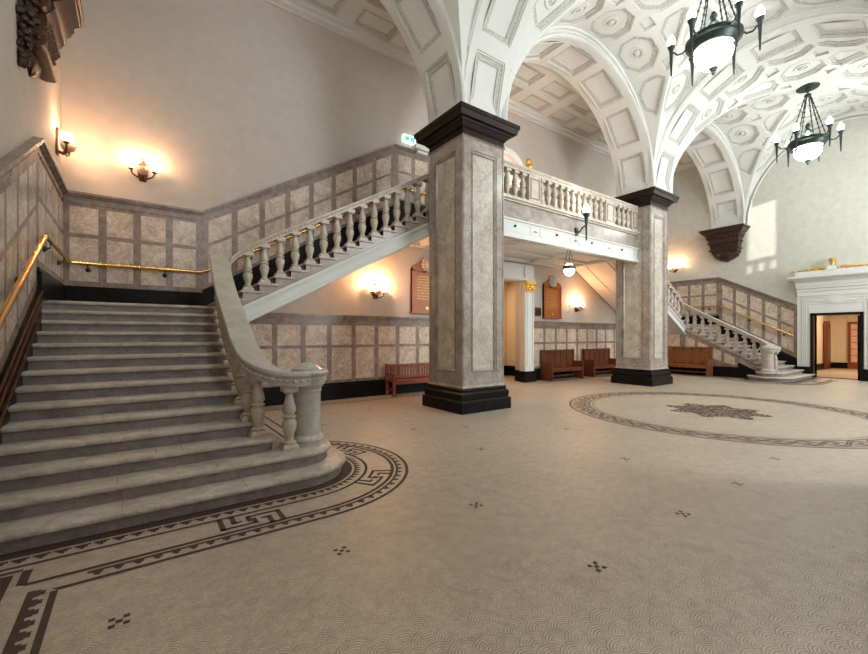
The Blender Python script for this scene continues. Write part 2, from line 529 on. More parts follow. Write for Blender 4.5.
# solid springer blocks between arches and vaults above the capitals
mb = MB()
for a, b in ((X1a, X1b), (X2a, X2b)):
    mb.box((a+.02, YP0+.02, ZS-.02), (b-.02, YP1-.02, 10.2), 'white'); mb.box((a+.02, 2*YC-YP1+.02, ZS-.02), (b-.02, 2*YC-YP0-.02, 10.2), 'white')
struct(mb.build('trim_3'))
# wall rib on the end wall
mb = MB()
for xx, sg in ((XR, -1), (XL, 1)):
    for r, off, rr in ((0, .05, .06), (-.16, .03, .035)):
        pth = [(xx+sg*off, YC+(BV+r)*math.sin(th), ZS+(RISE+r)*math.cos(th)) for th in [(-PI/2+PI*i/40) for i in range(41)]]
        mb.tube(pth, rr, 'white', 8)
struct(mb.build('trim_4'))

# ------------------------------------------------------------------ room shell
mb = MB()
ops = (9.6, 11.6, 3.72)
mb.box((XL-.3, YB, -.2), (ops[0], YB+.3, 10.6), 'plaster_wall')
mb.box((ops[1], YB, -.2), (XR+.3, YB+.3, 10.6), 'plaster_wall')
mb.box((ops[0], YB, ops[2]), (ops[1], YB+.3, 10.6), 'plaster_wall')
struct(mb.build('wall_back'))
mb = MB(); mb.box((XL-.3, YF, -.2), (XL, YB+.3, 10.6), 'plaster_wall'); struct(mb.build('wall_left'))
mb = MB()
dy0, dy1, dz = 3.2, 4.53, 2.52
mb.box((XR, YF, -.2), (XR+.3, dy0, 10.6), 'plaster_end')
mb.box((XR, dy1, -.2), (XR+.3, YB, 10.6), 'plaster_end')
mb.box((XR, dy0, dz), (XR+.3, dy1, 10.6), 'plaster_end')
struct(mb.build('wall_right'))
# opposite wall with windows (behind the camera)
mb = MB()
wins = [(1.2, 3.4, 2.6, 8.2), (9.2, 12.0, 2.6, 8.2), (15.62, 16.47, 5.95, 9.0), (18.6, 20.8, 2.6, 8.2)]
xs = XL-.3
for (a, b, z0, z1) in wins:
    mb.box((xs, YF-.25, -.2), (a, YF, 10.6), 'plaster_wall')
    mb.box((a, YF-.25, -.2), (b, YF, z0), 'plaster_wall'); mb.box((a, YF-.25, z1), (b, YF, 10.6), 'plaster_wall')
    xs = b
mb.box((xs, YF-.25, -.2), (XR+.3, YF, 10.6), 'plaster_wall')
struct(mb.build('wall_front'))
for i, (a, b, z0, z1) in enumerate(wins):
    mb = MB()
    for x in (a, b-.06): mb.box((x, YF-.16, z0), (x+.06, YF-.08, z1), 'white')
    for z in ((z0, z1-.06, z0+(z1-z0)*.23) if i != 2 else (z0, z1-.06)): mb.box((a, YF-.16, z), (b, YF-.08, z+.06), 'white')
    n = 2 if i != 2 else 0
    for k in range(1, n+1):
        x = a+(b-a)*k/(n+1); mb.box((x-.03, YF-.16, z0), (x+.03, YF-.08, z1), 'white')
    if i == 2:
        for x in (a+.28, a+.57): mb.box((x-.06, YF-.16, z0), (x+.06, YF-.08, z0+.45), 'white')
        mb.box((a, YF-.16, z0+.40), (b, YF-.08, z0+.62), 'white')
    if i != 2: mb.box((a+.01, YF-.15, z0+.01), (b-.01, YF-.13, z1-.01), 'sun_block')  # opaque white board added in the unseen windows to keep the sun out
    struct(mb.build('window_%d' % (i+1)))
# flat aisle ceiling
mb = MB()
holes = []
for k in range(-8, 9):
    x = 10.07+1.6*k
    if x-.6 < XL or x+.6 > XR: continue
    for y, hy in ((8.98, .36), (9.92, .36)):
        holes.append([(x-.58, y-hy), (x+.58, y-hy), (x+.58, y+hy), (x-.58, y+hy)])
coffered(mb, lambda u, v, off: (u, v, 10.05+off), [(XL, YP1), (XR, YP1), (XR, YB), (XL, YB)], holes, .6, 'white', kinds=['rect']*len(holes))
mb.box((XL, YB-.16, 9.86), (XR, YB, 10.05), 'white'); mb.box((XL, YB-.26, 9.96), (XR, YB, 10.05), 'white')
mb.box((XL, YB-.05, 9.80), (XR, YB, 9.86), 'groove')
mb.box((XL-.3, YP1, 10.2), (XR+.3, YB+.3, 10.4), 'white')
struct(mb.build('ceiling', recalc=False))
mb = MB(); mb.box((XL-.3, YF-.25, 10.05), (XR+.3, YC-BV, 10.25), 'white'); struct(mb.build('ceiling'))
mb = MB(); mb.box((XL-.3, YF-.3, 10.6), (XR+.4, YB+.3, 10.8), 'white'); struct(mb.build('ceiling'))

# ------------------------------------------------------------------ dado panelling
def cell(mb, fr, s0, s1, b0, b1, t0, t1, n0, n1, mat):
    (ox, oy), (dx, dy), (nx, ny) = fr
    def P(s, n, z): return (ox+dx*s+nx*n, oy+dy*s+ny*n, z)
    mb.hexa([P(s0,n0,b0), P(s1,n0,b1), P(s1,n1,b1), P(s0,n1,b0), P(s0,n0,t0), P(s1,n0,t1), P(s1,n1,t1), P(s0,n1,t0)], mat)
def dado(mb, fr, s0, s1, b, t_, n, skirt=.42, cap=.21, rows=((.52, 1.36), (1.44, 1.95)), stile=.13, drop=0., top_cap=True, full=2.23):
    def L(p, s): return p[0]+(p[1]-p[0])*(s-s0)/(s1-s0)
    def band(sa, sb, fb, ft, n0, n1, mat):
        cell(mb, fr, sa, sb, fb(sa), fb(sb), ft(sa), ft(sb), n0, n1, mat)
    B = lambda s: L(b, s); T = lambda s: L(t_, s)
    cp = cap if top_cap else 0
    band(s0, s1, lambda s: B(s)-drop, lambda s: B(s)+skirt-.06, 0, .085, 'black')
    band(s0, s1, lambda s: B(s)+skirt-.06, lambda s: B(s)+skirt, 0, .06, 'black')
    band(s0, s1, lambda s: B(s)+skirt, lambda s: T(s)-cp, 0, .035, 'frame_marble')
    if top_cap:
        band(s0, s1, lambda s: T(s)-cp, lambda s: T(s)-cp*.72, 0, .05, 'frame_marble')
        band(s0, s1, lambda s: T(s)-cp*.72, lambda s: T(s)-cp*.42, 0, .042, 'cap_marble')
        band(s0, s1, lambda s: T(s)-cp*.42, lambda s: T(s)-cp*.25, 0, .075, 'cap_marble')
        band(s0, s1, lambda s: T(s)-cp*.25, T, 0, .11, 'cap_marble')
    e_ = .06; pw = (s1-s0-2*e_)/n
    for i in range(n):
        a = s0+e_+pw*i+stile/2; c = s0+e_+pw*(i+1)-stile/2
        for r0, r1 in rows:
            def fz(r): return lambda s: B(s)+(T(s)-B(s))*r/full
            band(a, c, fz(r0), fz(r1), 0, .042, 'panel_marble')
# ---- stair constants
RS = .16; TR = .305; Y0 = 4.5; NL = 14; LZ = NL*RS           # lower flight
YL = Y0+TR*(NL-1)                                            # landing edge
UX = 1.3; UT = .3; NU = 19; BZ = LZ+RS*NU                    # upper flight to balcony floor
XT = UX+UT*(NU-1)
SF = 8.40                                                    # front face of the upper flight
XS = 1.30                                                    # outer string of the lower flight

XK = 6.15; ZK = 7.30
def side_dados(i):
    # side wall (left wall in unmirrored space): n points +X
    mb = MB(); fr = ((XL, 0), (0, 1), (1, 0)); sl = RS/TR
    yk = 7.9
    zt = lambda y: 4.47+(y-yk)*sl
    zb = lambda y: .16+(y-Y0)*sl
    ys = 3.3 if not MIRROR else 5.06
    dado(mb, fr, ys, yk, (zb(ys)-.12, zb(yk)), (zt(ys), 4.47), 8 if not MIRROR else 5, drop=.25)
    dado(mb, fr, yk, YB-.0, (LZ, LZ), (4.47, 4.47), 4, drop=0)
    # rods of the skirting, following the stair
    struct(mb.build('trim_%d' % i))
    mb = MB(); fr = ((0, YB), (1, 0), (0, -1))
    dado(mb, fr, XL, 1.2, (LZ, LZ), (4.47, 4.47), 4)
    dado(mb, fr, 1.2, XK, (LZ+.06, BZ-.16), (4.47, ZK), 8, drop=.3)
    struct(mb.build('trim_%d' % (i+1)))
MIRROR = False; side_dados(5)
MIRROR = True; side_dados(7)
MIRROR = False
mb = MB(); fr = ((0, YB), (1, 0), (0, -1))
dado(mb, fr, XK, 2*XM-XK, (BZ, BZ), (ZK, ZK), 15, drop=.2)
struct(mb.build('trim_9'))
mb = MB()
dado(mb, fr, XS, 9.1, (0, 0), (2.26, 2.26), 11, skirt=.45)
struct(mb.build('trim_10'))
mb = MB()
dado(mb, fr, 12.1, 2*XM-XS, (0, 0), (2.26, 2.26), 11, skirt=.45)
struct(mb.build('trim_11'))

# ------------------------------------------------------------------ stairs
def outline(k, ins):
    yf = Y0+TR*(k-1)+ins
    if k == 1: c, r = (1.5, 5.25), .745-ins
    elif k == 2: c, r = (1.62, 5.25), .45-ins
    else: c = None
    pts = [(XL+.0, yf)]
    if c:
        yf = c[1]-r; pts = [(XL, yf)]
        for i in range(25):
            a = -PI/2+PI*i/24; pts.append((c[0]+r*math.cos(a), c[1]+r*math.sin(a)))
        pts.append((XL, c[1]+r))
    else:
        xr = (1.40 if k == 3 else XS+.02)-ins; q = .10 if k == 3 else .02
        for i in range(5):
            a = -PI/2+PI/2*i/4; pts.append((xr-q+q*math.cos(a), yf+q+q*math.sin(a)))
        ye = yf+TR*2 if k < NL else YB-.02
        pts += [(xr, ye), (XL, ye)]
    return pts
def stairs(label):
    st = thing('staircase', label, 'staircase', (0.2, 4.6, 0))
    for k in range(1, NL+1):
        mb = MB(); z0 = RS*(k-1); z1 = RS*k
        o0 = outline(k, .05); n = len(o0)
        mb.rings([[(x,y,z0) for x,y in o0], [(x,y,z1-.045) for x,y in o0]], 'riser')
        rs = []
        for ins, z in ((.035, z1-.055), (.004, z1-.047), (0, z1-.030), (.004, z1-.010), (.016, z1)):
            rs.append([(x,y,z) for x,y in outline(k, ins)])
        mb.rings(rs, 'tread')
        rj = random.Random(k*5); yfr = min(p[1] for p in o0)
        for xj in (-.9+rj.random()*.8, .1+rj.random()*.7):
            mb.box((xj, yfr-.0015, z0+.001), (xj+.004, yfr+.01, z1-.05), 'cap_marble')
            xj += .3; mb.box((xj, yfr-.03, z1-.001), (xj+.004, yfr+TR-.05, z1+.0012), 'cap_marble')
        mb.build('step', st, ang=50)
    # core + outer string wall under the lower flight and landing
    mb = MB()
    sl = RS/TR
    poly = [(5.3, 0), (YB-.01, 0), (YB-.01, LZ-.17), (YL+.1, LZ-.17), (5.35, LZ-.17-(YL+.1-5.35)*sl)]
    mb.prism_x(poly, XL+.05, XS-.06, 'string_marble')
    # stepped string face
    prof = [(5.75, 0), (YB-.01, 0), (YB-.01, LZ-.045)]
    for k in range(NL, 4, -1):
        y = Y0+TR*(k-1)+.035; prof += [(y, RS*k-.045), (y, RS*(k-1)-.045)]
    mb.prism_x(prof, XS-.06, XS, 'string_marble')
    mb.build('side_string', st)
    mb = MB(); fr = ((XS, 0), (0, 1), (1, 0))
    zt = lambda y: LZ-.30+(y-YL)*sl
    dado(mb, fr, 6.35, YL, (0, 0), (zt(6.35), zt(YL)), 4, skirt=.42, top_cap=False, rows=((1.25, 2.0),), full=2.23)
    dado(mb, fr, YL, SF-.02+2.1, (0, 0), (1.95, 1.95), 3, skirt=.42, top_cap=False, rows=((.55, 1.3), (1.4, 2.05)))
    cell(mb, fr, 5.75, 6.35, 0, 0, .30, .62, 0, .085, 'black')
    cell(mb, fr, 5.75, YL, zt(5.75)-.0, zt(YL)-.0, zt(5.75)+.07, zt(YL)+.07, 0, .05, 'cap_marble')
    mb.build('string_panelling', st)
    # upper flight
    for i in range(NU):
        x = UX+UT*i; z1 = LZ+RS*(i+1); x2 = x+UT+.1 if i < NU-1 else XT+.3
        mb = MB()
        mb.box((x+.03, SF+.01, z1-RS), (x2, YB-.02, z1-.04), 'riser')
        mb.box((x, SF-.035, z1-.04), (x2, YB-.02, z1), 'tread')
        mb.build('upper_step', st, smooth=False)
    k = .53
    zl = lambda x: 2.30+(x-UX-.4)*k             # marble / white boundary
    prof = [(UX, zl(UX)), (XT+.2, zl(XT+.2)), (XT+.2, BZ-.04)]
    for i in range(NU-1, -1, -1):
        x = UX+UT*i+.03; prof += [(x, LZ+RS*(i+1)-.04), (x, LZ+RS*i-.04 if i else LZ-.04)]
    mb = MB(); mb.prism_y(prof, SF, SF+.12, 'string_marble')
    fr2 = ((0, SF), (1, 0), (0, -1))
    cell(mb, fr2, UX, XT+.2, zl(UX)+.02, zl(XT+.2)+.02, zl(UX)+.075, zl(XT+.2)+.075, 0, .012, 'string_marble')
    mb.build('upper_string', st, smooth=False)
    mb = MB()
    for d0, d1, n_ in ((-.34, -.27, .06), (-.27, -.10, .02), (-.10, -.06, .045), (-.06, 0, .075)):
        cell(mb, fr2, UX, XT+.0, zl(UX)+d0, zl(XT)+d0, zl(UX)+d1, zl(XT)+d1, -.1, n_, 'white')
    cell(mb, fr2, UX, XT+.0, zl(UX)-.34, zl(XT)-.34, zl(UX), zl(XT), -(YB-SF-.04), -.09, 'white')
    cell(mb, fr2, UX+.2, XT-.0, zl(UX)-.34+.1, zl(XT)-.37, zl(UX)-.2, zl(XT)-.3, -1.75, -.35, 'white')
    for yy in (-.55, -1.5):
        cell(mb, fr2, UX+.2, XT-.1, zl(UX+.2)-.40, zl(XT-.1)-.40, zl(UX+.2)-.3, zl(XT-.1)-.3, yy-.05, yy+.05, 'white')
    mb.build('plaster_soffit', st, smooth=False)
    return st
stairs('broad worn marble staircase filling the hall corner at the left, rising to a panelled landing')
MIRROR = True
stairs('smaller-looking far marble staircase beside the white door surround on the end wall')
MIRROR = False

# ------------------------------------------------------------------ balusters and rails
BPROF = [(.075,.085),(.082,.10),(.082,.115),(.058,.135),(.050,.17),(.058,.23),(.078,.31),(.088,.38),(.082,.44),(.060,.475),
         (.056,.485),(.078,.495),(.082,.51),(.078,.525),(.056,.535),(.058,.55),(.078,.585),(.082,.62),(.072,.68),(.055,.76),(.044,.83),(.042,.86),(.060,.872),(.066,.885),(.058,.90)]
def baluster_mesh():
    sv = globals()['MIRROR']; globals()['MIRROR'] = False
    mb = MB()
    mb.box((-.095,-.095,0), (.095,.095,.045), 'baluster_marble'); mb.frust((0,0), .095, .078, .045, .085, 'baluster_marble')
    mb.lathe([(r, z) for r, z in BPROF], (0,0,0), 'baluster_marble', 16)
    mb.box((-.085,-.085,.90), (.085,.085,1.0), 'baluster_marble')
    o = mb.build('baluster'); me = o.data; bpy.data.objects.remove(o)
    globals()['MIRROR'] = sv
    return me
BME = baluster_mesh()
def baluster(parent, x, y, z0, z1):
    o = bpy.data.objects.new('baluster', BME); COL.objects.link(o); o.parent = parent
    o.location = Vector(G((x, y, z0)))-Vector(ROOTLOC[parent.name]); o.scale = (1.0, 1.0, (z1-z0)); return o
def beads(mb, path, side, up, r, step, mat, sgn=(1, -1)):
    path = [Vector(p) for p in path]
    acc = 0
    for a, b in zip(path, path[1:]):
        dv = b-a; L = dv.length
        t_ = Vector((dv.x, dv.y, 0))
        if t_.length < 1e-6: continue
        t_.normalize(); sd = Vector((t_.y, -t_.x, 0)); dn = dv.normalized()
        while acc < L:
            p = a+dn*acc+Vector((0,0,up))
            for s in sgn:
                q = p+sd*side*s; e = r
                P = [q-dn*e*1.5, q+Vector((0,0,1))*e-dn*e*.3, q+dn*e*1.1+Vector((0,0,.3*e)), q-Vector((0,0,1))*e+dn*e*.2]
                out = q+sd*s*e*.9
                ids = [mb.V(tuple(v)) for v in P]; c = mb.V(tuple(out))
                for i in range(4): mb.F((ids[i], ids[(i+1) % 4], c), mat)
            acc += step
        acc -= L
def rail_prof(w, h):
    a = w/2
    return [(-a*.78, -h), (a*.78, -h), (a*.84, -h*.86), (a*.84, -h*.42), (a*.95, -h*.36), (a, -h*.24), (a, -h*.08), (a*.93, 0),
            (-a*.93, 0), (-a, -h*.08), (-a, -h*.24), (-a*.95, -h*.36), (-a*.84, -h*.42), (-a*.84, -h*.86)]
def catmull(pts, n=6):
    P = [Vector(p) for p in pts]; out = []
    for i in range(len(P)-1):
        p0 = P[max(0,i-1)]; p1 = P[i]; p2 = P[i+1]; p3 = P[min(len(P)-1,i+2)]
        for k in range(n):
            t_ = k/n
            out.append(.5*((2*p1)+(-p0+p2)*t_+(2*p0-5*p1+4*p2-p3)*t_*t_+(-p0+3*p1-3*p2+p3)*t_**3))
    out.append(P[-1]); return [tuple(p) for p in out]
NWX, NWY = 1.78, 5.27
def lower_balustrade(label):
    b = thing('stair_balustrade', label, 'balustrade', (1.6, 5.3, .32))
    sl = RS/TR
    pts = [(NWX, NWY, 1.255), (1.68, 5.14, 1.255), (1.52, 5.10, 1.26), (1.33, 5.20, 1.31), (1.19, 5.42, 1.42), (1.14, 5.72, 1.60),
           (1.14, 6.1, 1.81), (1.145, 6.6, 2.09), (1.16, 7.2, 2.42), (1.20, 7.9, 2.82), (1.235, 8.38, 3.12), (1.24, 8.52, 3.20)]
    path = catmull(pts, 6)
    mb = MB(); mb.sweep(path, rail_prof(.305, .17), 'rail_marble')
    rail = mb.build('handrail', b, ang=40)
    for sg_ in ((1,), (-1,)):
        mb = MB(); beads(mb, path, .13, -.105, .030, .062, 'rail_marble', sg_); mb.build('carved_band', rail, smooth=False, recalc=False)
    # newel drum
    mb = MB(); c = (NWX, NWY, .32)
    mb.lathe([(.215,0),(.215,.05),(.225,.07),(.215,.095),(.195,.11),(.178,.13),(.178,.66),(.19,.675),(.19,.69),(.182,.70),(.20,.735),(.225,.76),(.23,.78)], c, 'rail_marble', 28)
    nw = mb.build('newel_post', b, ang=30)
    mb = MB()
    mb.lathe([(.215,.765),(.235,.80),(.235,.865),(.27,.885),(.282,.915),(.265,.94),(.02,.94)], c, 'rail_marble', 32)
    mb.lathe([(.185,.935),(.185,.96),(.17,.97),(.15,.99),(.10,1.02),(.05,1.035),(.004,1.038)], c, 'rail_marble', 24)
    mb.build('newel_cap', nw, ang=40)
    mb = MB()
    circ = [(NWX+.225*math.cos(a), NWY+.225*math.sin(a), .32+.83) for a in [2*PI*i/40 for i in range(41)]]
    beads(mb, circ, 0.0, 0, .028, .06, 'rail_marble', (1,)); mb.build('carved_band', nw, smooth=False, recalc=False)
    def zr(y):
        for p, q in zip(path[12:], path[13:]):
            if p[1] <= y <= q[1]: return p[2]+(q[2]-p[2])*(y-p[1])/(q[1]-p[1]), p[0]
        return 3.1, 1.2
    baluster(b, 1.52, 5.12, RS*2, 1.10); baluster(b, 1.215, 5.37, RS*3, 1.22)
    for k in range(4, NL):
        y = Y0+TR*(k-1)+.17; z, x = zr(y)
        baluster(b, x, y, RS*k, z-.165)
    return b
def upper_balustrade(label):
    b = thing('stair_balustrade', label, 'balustrade', (3.6, SF+.1, 3.5))
    y = SF+.09; k = RS/UT*1.02
    pts = [(1.385, y, 3.02), (1.44, y, 3.16), (1.56, y, 3.29), (1.75, y, 3.43), (2.12, y, 3.66), (3.8, y, 4.58), (XT-.1, y, BZ+.86), (XT+.7, y, BZ+.88)]
    mb = MB(); mb.sweep(pts, rail_prof(.22, .125), 'baluster_marble')
    rl = mb.build('handrail', b, ang=40)
    for sg_ in ((1,), (-1,)):
        mb = MB(); beads(mb, pts, .096, -.078, .026, .075, 'baluster_marble', sg_); mb.build('carved_band', rl, smooth=False, recalc=False)
    def zr(x):
        for p, q in zip(pts, pts[1:]):
            if p[0] <= x <= q[0]: return p[2]+(q[2]-p[2])*(x-p[0])/(q[0]-p[0])
    for i in range(1, NU-1):
        x = UX+UT*i+.14; z = LZ+RS*(i+1); baluster(b, x, y-.0, z, zr(x)-.12)
    for j in range(2):
        x = XT+.15+.26*j; baluster(b, x, y, BZ, zr(x)-.12)
    return b
lower_balustrade('heavy pale marble balustrade curling round a drum newel at the foot of the left stair')
upper_balustrade('stone balustrade climbing from the corner landing to the balcony behind the nearer pier')
MIRROR = True
lower_balustrade('distant marble balustrade with drum newel at the foot of the stair beside the white doorway')
upper_balustrade('short glimpse of stone balustrade climbing leftwards behind the farther pier')
MIRROR = False

# balcony
YBF = 7.48
mb = MB()
mb.box((XT, YP1+.02, BZ-.75), (2*XM-XT, YB-.02, BZ), 'white'); mb.box((X1b, YBF+.05, BZ-.75), (X2a, YP1+.02, BZ), 'white')
for y in (8.35, 9.4):
    mb.box((XT+.1, y, BZ-.83), (2*XM-XT-.1, y+.14, BZ-.7), 'white')
for x in (X1b-.05, X2a-.1, 9.1, 11.95):
    mb.box((x, YP1+.05, BZ-.86), (x+.16, YB-.1, BZ-.7), 'white')
mb.box((XT, YB-.12, BZ-.88), (2*XM-XT, YB-.02, BZ-.7), 'white')
bal = thing('balcony', 'balcony bridging the two marble piers, stone fascia over a white panelled beam', 'balcony', (XM, 8.5, BZ-.5))
mb.build('balcony_slab', bal, smooth=False)
mb = MB(); x0, x1 = X1b-.02, X2a+.02; yf = YBF
mb.box((x0, yf, 4.75), (x1, yf+.25, 5.20), 'pier_frame')
mb.box((x0, yf-.02, 4.73), (x1, yf+.1, 4.79), 'pier_frame')
mb.build('stone_fascia', bal, smooth=False)
mb = MB(); mb.box((x0, yf-.10, 5.22), (x1, yf+.28, 5.29), 'baluster_marble'); mb.box((x0, yf-.05, 5.17), (x1, yf+.28, 5.22), 'baluster_marble')
mb.build('plinth_course', bal, smooth=False)
mb = MB()
mb.box((x0, yf+.01, 4.31), (x1, yf+.12, 4.74), 'white')
mb.box((x0, yf-.05, 4.24), (x1, yf+.12, 4.30), 'white'); mb.box((x0, yf-.03, 4.30), (x1, yf+.12, 4.35), 'white'); mb.box((x0, yf-.03, 4.70), (x1, yf+.1, 4.74), 'white')
n = 4; pw = (x1-x0)/n
for i in range(n):
    a, c = x0+pw*i+.18, x0+pw*(i+1)-.18
    for q in ((a, 4.41, c, 4.435), (a, 4.625, c, 4.65), (a, 4.41, a+.03, 4.65), (c-.03, 4.41, c, 4.65)):
        mb.box((q[0], yf+.003, q[1]), (q[2], yf+.03, q[3]), 'white')
mb.build('white_beam', bal, smooth=False)
mb = MB()
for i in range(n+1):
    x = x0+pw*i
    if 0 < i < n: mb.lathe([(.05, 0), (.05, .02), (.02, .04)], (x, yf-.0, 4.51), 'groove', 12)
for x in (8.0, 9.7, 11.4, 13.1):
    mb.ball((x, yf-.02, 4.56), .035, 'bronze', 8, 5)
mb.build('boss', bal)
bb = thing('balcony_balustrade', 'stone balustrade with square pedestals along the balcony between the two piers', 'balustrade', (XM, yf+.1, 5.29))
yb = yf+.09
mb = MB(); pth = [(x0, yb, 6.18), (x1, yb, 6.18)]
mb.sweep(pth, rail_prof(.27, .15), 'baluster_marble'); rl = mb.build('handrail', bb, ang=40)
for sg_ in ((1,), (-1,)):
    mb = MB(); beads(mb, pth, .115, -.09, .026, .08, 'baluster_marble', sg_); mb.build('carved_band', rl, smooth=False, recalc=False)
peds = [x0+.12, 8.42, 8.42+2.18+.16, 12.98, x1-.12]
peds = [x0+.1, 8.30, 12.22, x1-.16]
def pedestal(x, w):
    mb = MB(); mb.box((x-w/2, yb-.1, 5.29), (x+w/2, yb+.1, 6.04), 'baluster_marble')
    for q in ((x-w/2+.05, 5.40, x+w/2-.05, 5.42), (x-w/2+.05, 5.92, x+w/2-.05, 5.94), (x-w/2+.05, 5.40, x-w/2+.07, 5.94), (x+w/2-.07, 5.40, x+w/2-.05, 5.94)):
        mb.box((q[0], yb-.115, q[1]), (q[2], yb-.09, q[3]), 'cap_marble')
    mb.build('pedestal', bb, smooth=False)
for x, w in ((8.78, .46), (12.42, .46), (x1-.19, .34)): pedestal(x, w)
def fill(a, c, n):
    for i in range(n):
        baluster(bb, a+(c-a)*(i+.5)/n, yb, 5.29, 6.04)
fill(x0, 8.55, 5); fill(9.01, 12.19, 11); fill(12.65, x1-.36, 4)

# ------------------------------------------------------------------ piers
def pier(xa, xb, label, dy=0.):
    ya, yb_ = YP0+dy, YP1+dy*.5; cx, cy = (xa+xb)/2, (ya+yb_)/2; hx, hy = (xb-xa)/2, (yb_-ya)/2
    p = thing('pier' if label else 'wall_pier', label or '', 'pier', (cx, cy, 0))
    if not label:
        del p['label']; del p['category']; p['kind'] = 'structure'
    mb = MB()
    def fr(e0, e1, z0, z1, m='black'): mb.frust((cx, cy), hx+e0, hx+e1, z0, z1, m, hy+e0, hy+e1)
    fr(.12, .12, 0, .24); fr(.12, .095, .24, .27); fr(.075, .075, .27, .33); fr(.085, .085, .33, .41); fr(.085, .05, .41, .45); fr(.035, .035, .45, .50); fr(.05, .02, .50, .54)
    mb.build('base', p, smooth=False)
    mb = MB()
    fr(.03, .0, .54, .60, 'pier_frame'); 
    z0, z1 = .60, 6.10
    core = .05
    mb.box((xa+core, ya+core, z0), (xb-core, yb_-core, z1), 'pier_frame')
    # four faces with stepped recessed panels
    def face(o, dx, n, w):
        def P(s, d, z): return (o[0]+dx[0]*s-n[0]*d, o[1]+dx[1]*s-n[1]*d, z)
        rects = [((0, w, z0, z1), 0), ((.24, w-.24, .86, z1-.26), 0), ((.24, w-.24, .86, z1-.26), .018), ((.275, w-.275, .895, z1-.295), .018), ((.275, w-.275, .895, z1-.295), .0), ((.295, w-.295, .915, z1-.315), 0.0), ((.32, w-.32, .94, z1-.34), .035)]
        prev = None
        for (a, b, c, d), dep in rects:
            ids = [mb.V(P(a, dep, c)), mb.V(P(b, dep, c)), mb.V(P(b, dep, d)), mb.V(P(a, dep, d))]
            if prev:
                for i in range(4): mb.F((prev[i], prev[(i+1) % 4], ids[(i+1) % 4], ids[i]), 'pier_frame')
            prev = ids
        mb.F(prev, 'pier_panel')
        for e in (.035, w-.035):        # corner beads
            mb.tube([P(e, -.0, z0), P(e, -.0, z1)], .014, 'pier_frame', 6)
    W, D = xb-xa, yb_-ya
    face((xa, ya), (1, 0), (0, -1), W); face((xb, ya), (0, 1), (1, 0), D); face((xb, yb_), (-1, 0), (0, 1), W); face((xa, yb_), (0, -1), (-1, 0), D)
    mb.build('shaft', p, smooth=False, recalc=False)
    mb = MB()
    f2 = lambda *a: fr(*a)
    fr(.0, .03, 6.08, 6.12, 'frame_marble'); m = 'cap_black'
    fr(.02, .02, 6.12, 6.15, m); fr(.0, .0, 6.15, 6.27, m); fr(.02, .02, 6.27, 6.29, m); fr(.04, .10, 6.29, 6.38, m); fr(.12, .14, 6.38, 6.42, m); fr(.22, .25, 6.42, 6.54, m); fr(.27, .27, 6.54, 6.63, m)
    mb.build('capital', p, smooth=False)
pier(X1a, X1b, 'massive panelled grey marble pier in the middle of the picture, nearest to the big stair')
pier(X2a, X2b, 'panelled grey marble pier farther off, between the balcony and the end wall stair', .08)

# the matching piers of the opposite arcade, beyond the right edge of the picture
_k = YP0, YP1
YP0, YP1 = 2*YC-_k[1]-.22, 2*YC-_k[0]-.22
pier(X1a, X1b, None); pier(X2a, X2b, None)
YP0, YP1 = _k

# ------------------------------------------------------------------ floor with mosaic inlay
mb = MB()
mb.poly([(XL-.3, YF-.3, 0), (XR+.3, YF-.3, 0), (XR+.3, YB+.3, 0), (XL-.3, YB+.3, 0)], 'mosaic')
EZ = .0025
def flat(pts, mat='tile_dark', z=EZ): mb.poly([(x, y, z) for x, y in pts], mat)
def bpath(d, n=26):
    Rr = .70+d; cosf = max(-.9, min(.95, (d-.12)/Rr)); f1 = math.acos(cosf)
    pts = [(-.45+d*0, 5.25-Rr)] if False else [(XE(d), 5.25-Rr)]
    for i in range(n+1):
        a = -PI/2+(f1+PI/2)*i/n; pts.append((1.5+Rr*math.cos(a), 5.25+Rr*math.sin(a)))
    pts.append((pts[-1][0], 10.3 if d < .5 else 9.75)); return pts
def XE(d): return XL if d < .32 else -.42-(.84-d)
def strip(d0, d1, mat='tile_dark'):
    A, B = bpath(d0), bpath(d1)
    for i in range(len(A)-1): flat([A[i], A[i+1], B[i+1], B[i]], mat)
def along(d, s):      # point at arclength s from X=1.5 start on path with offset d, measured on mid path
    Rm = 1.2
    if s < 0: return (1.5+s, 5.25-(.70+d))
    a = s/Rm; f1 = math.acos(.3)+PI/2
    if a < f1:
        return (1.5+(.7+d)*math.cos(-PI/2+a), 5.25+(.7+d)*math.sin(-PI/2+a))
    e = s-f1*Rm
    a0 = -PI/2+f1
    return (1.5+(.7+d)*math.cos(a0), 5.25+(.7+d)*math.sin(a0)+e)
def sd_box(s0, s1, d0, d1, mat='tile_dark'):
    n = max(1, int(abs(s1-s0)/.08)) if s1 > 0 else 1
    for i in range(n):
        a = s0+(s1-s0)*i/n; b = s0+(s1-s0)*(i+1)/n
        flat([along(d0, a), along(d0, b), along(d1, b), along(d1, a)], mat)
def stair_border(detail=True):
    strip(-.03, .125, 'tile_dark'); strip(.285, .32); strip(.615, .655); strip(.80, .84)
    s = -2.5
    while s < 5.6:
        sd_box(s, s+.105, .155, .185); sd_box(s+.02, s+.085, .185, .215); sd_box(s+.04, s+.065, .215, .24)
        if s > -1.85:
            sd_box(s, s+.12, .68, .71); sd_box(s+.03, s+.09, .71, .74); sd_box(s+.045, s+.075, .74, .765)
        s += .12
    for c in (-.63, .95, 2.35, 3.6):
        w = .022
        for q in ((-.27, -.225, .30, .565), (-.27, .04, .53, .565), (.0, .04, .44, .565), (.225, .27, .375, .64), (-.04, .27, .375, .41), (-.04, .0, .375, .50),
                  (-.17, -.125, .30, .475), (-.17, -.08, .445, .475), (.125, .17, .465, .64), (.08, .17, .465, .495)):
            sd_box(c+q[0], c+q[1], q[2], q[3])
stair_border()
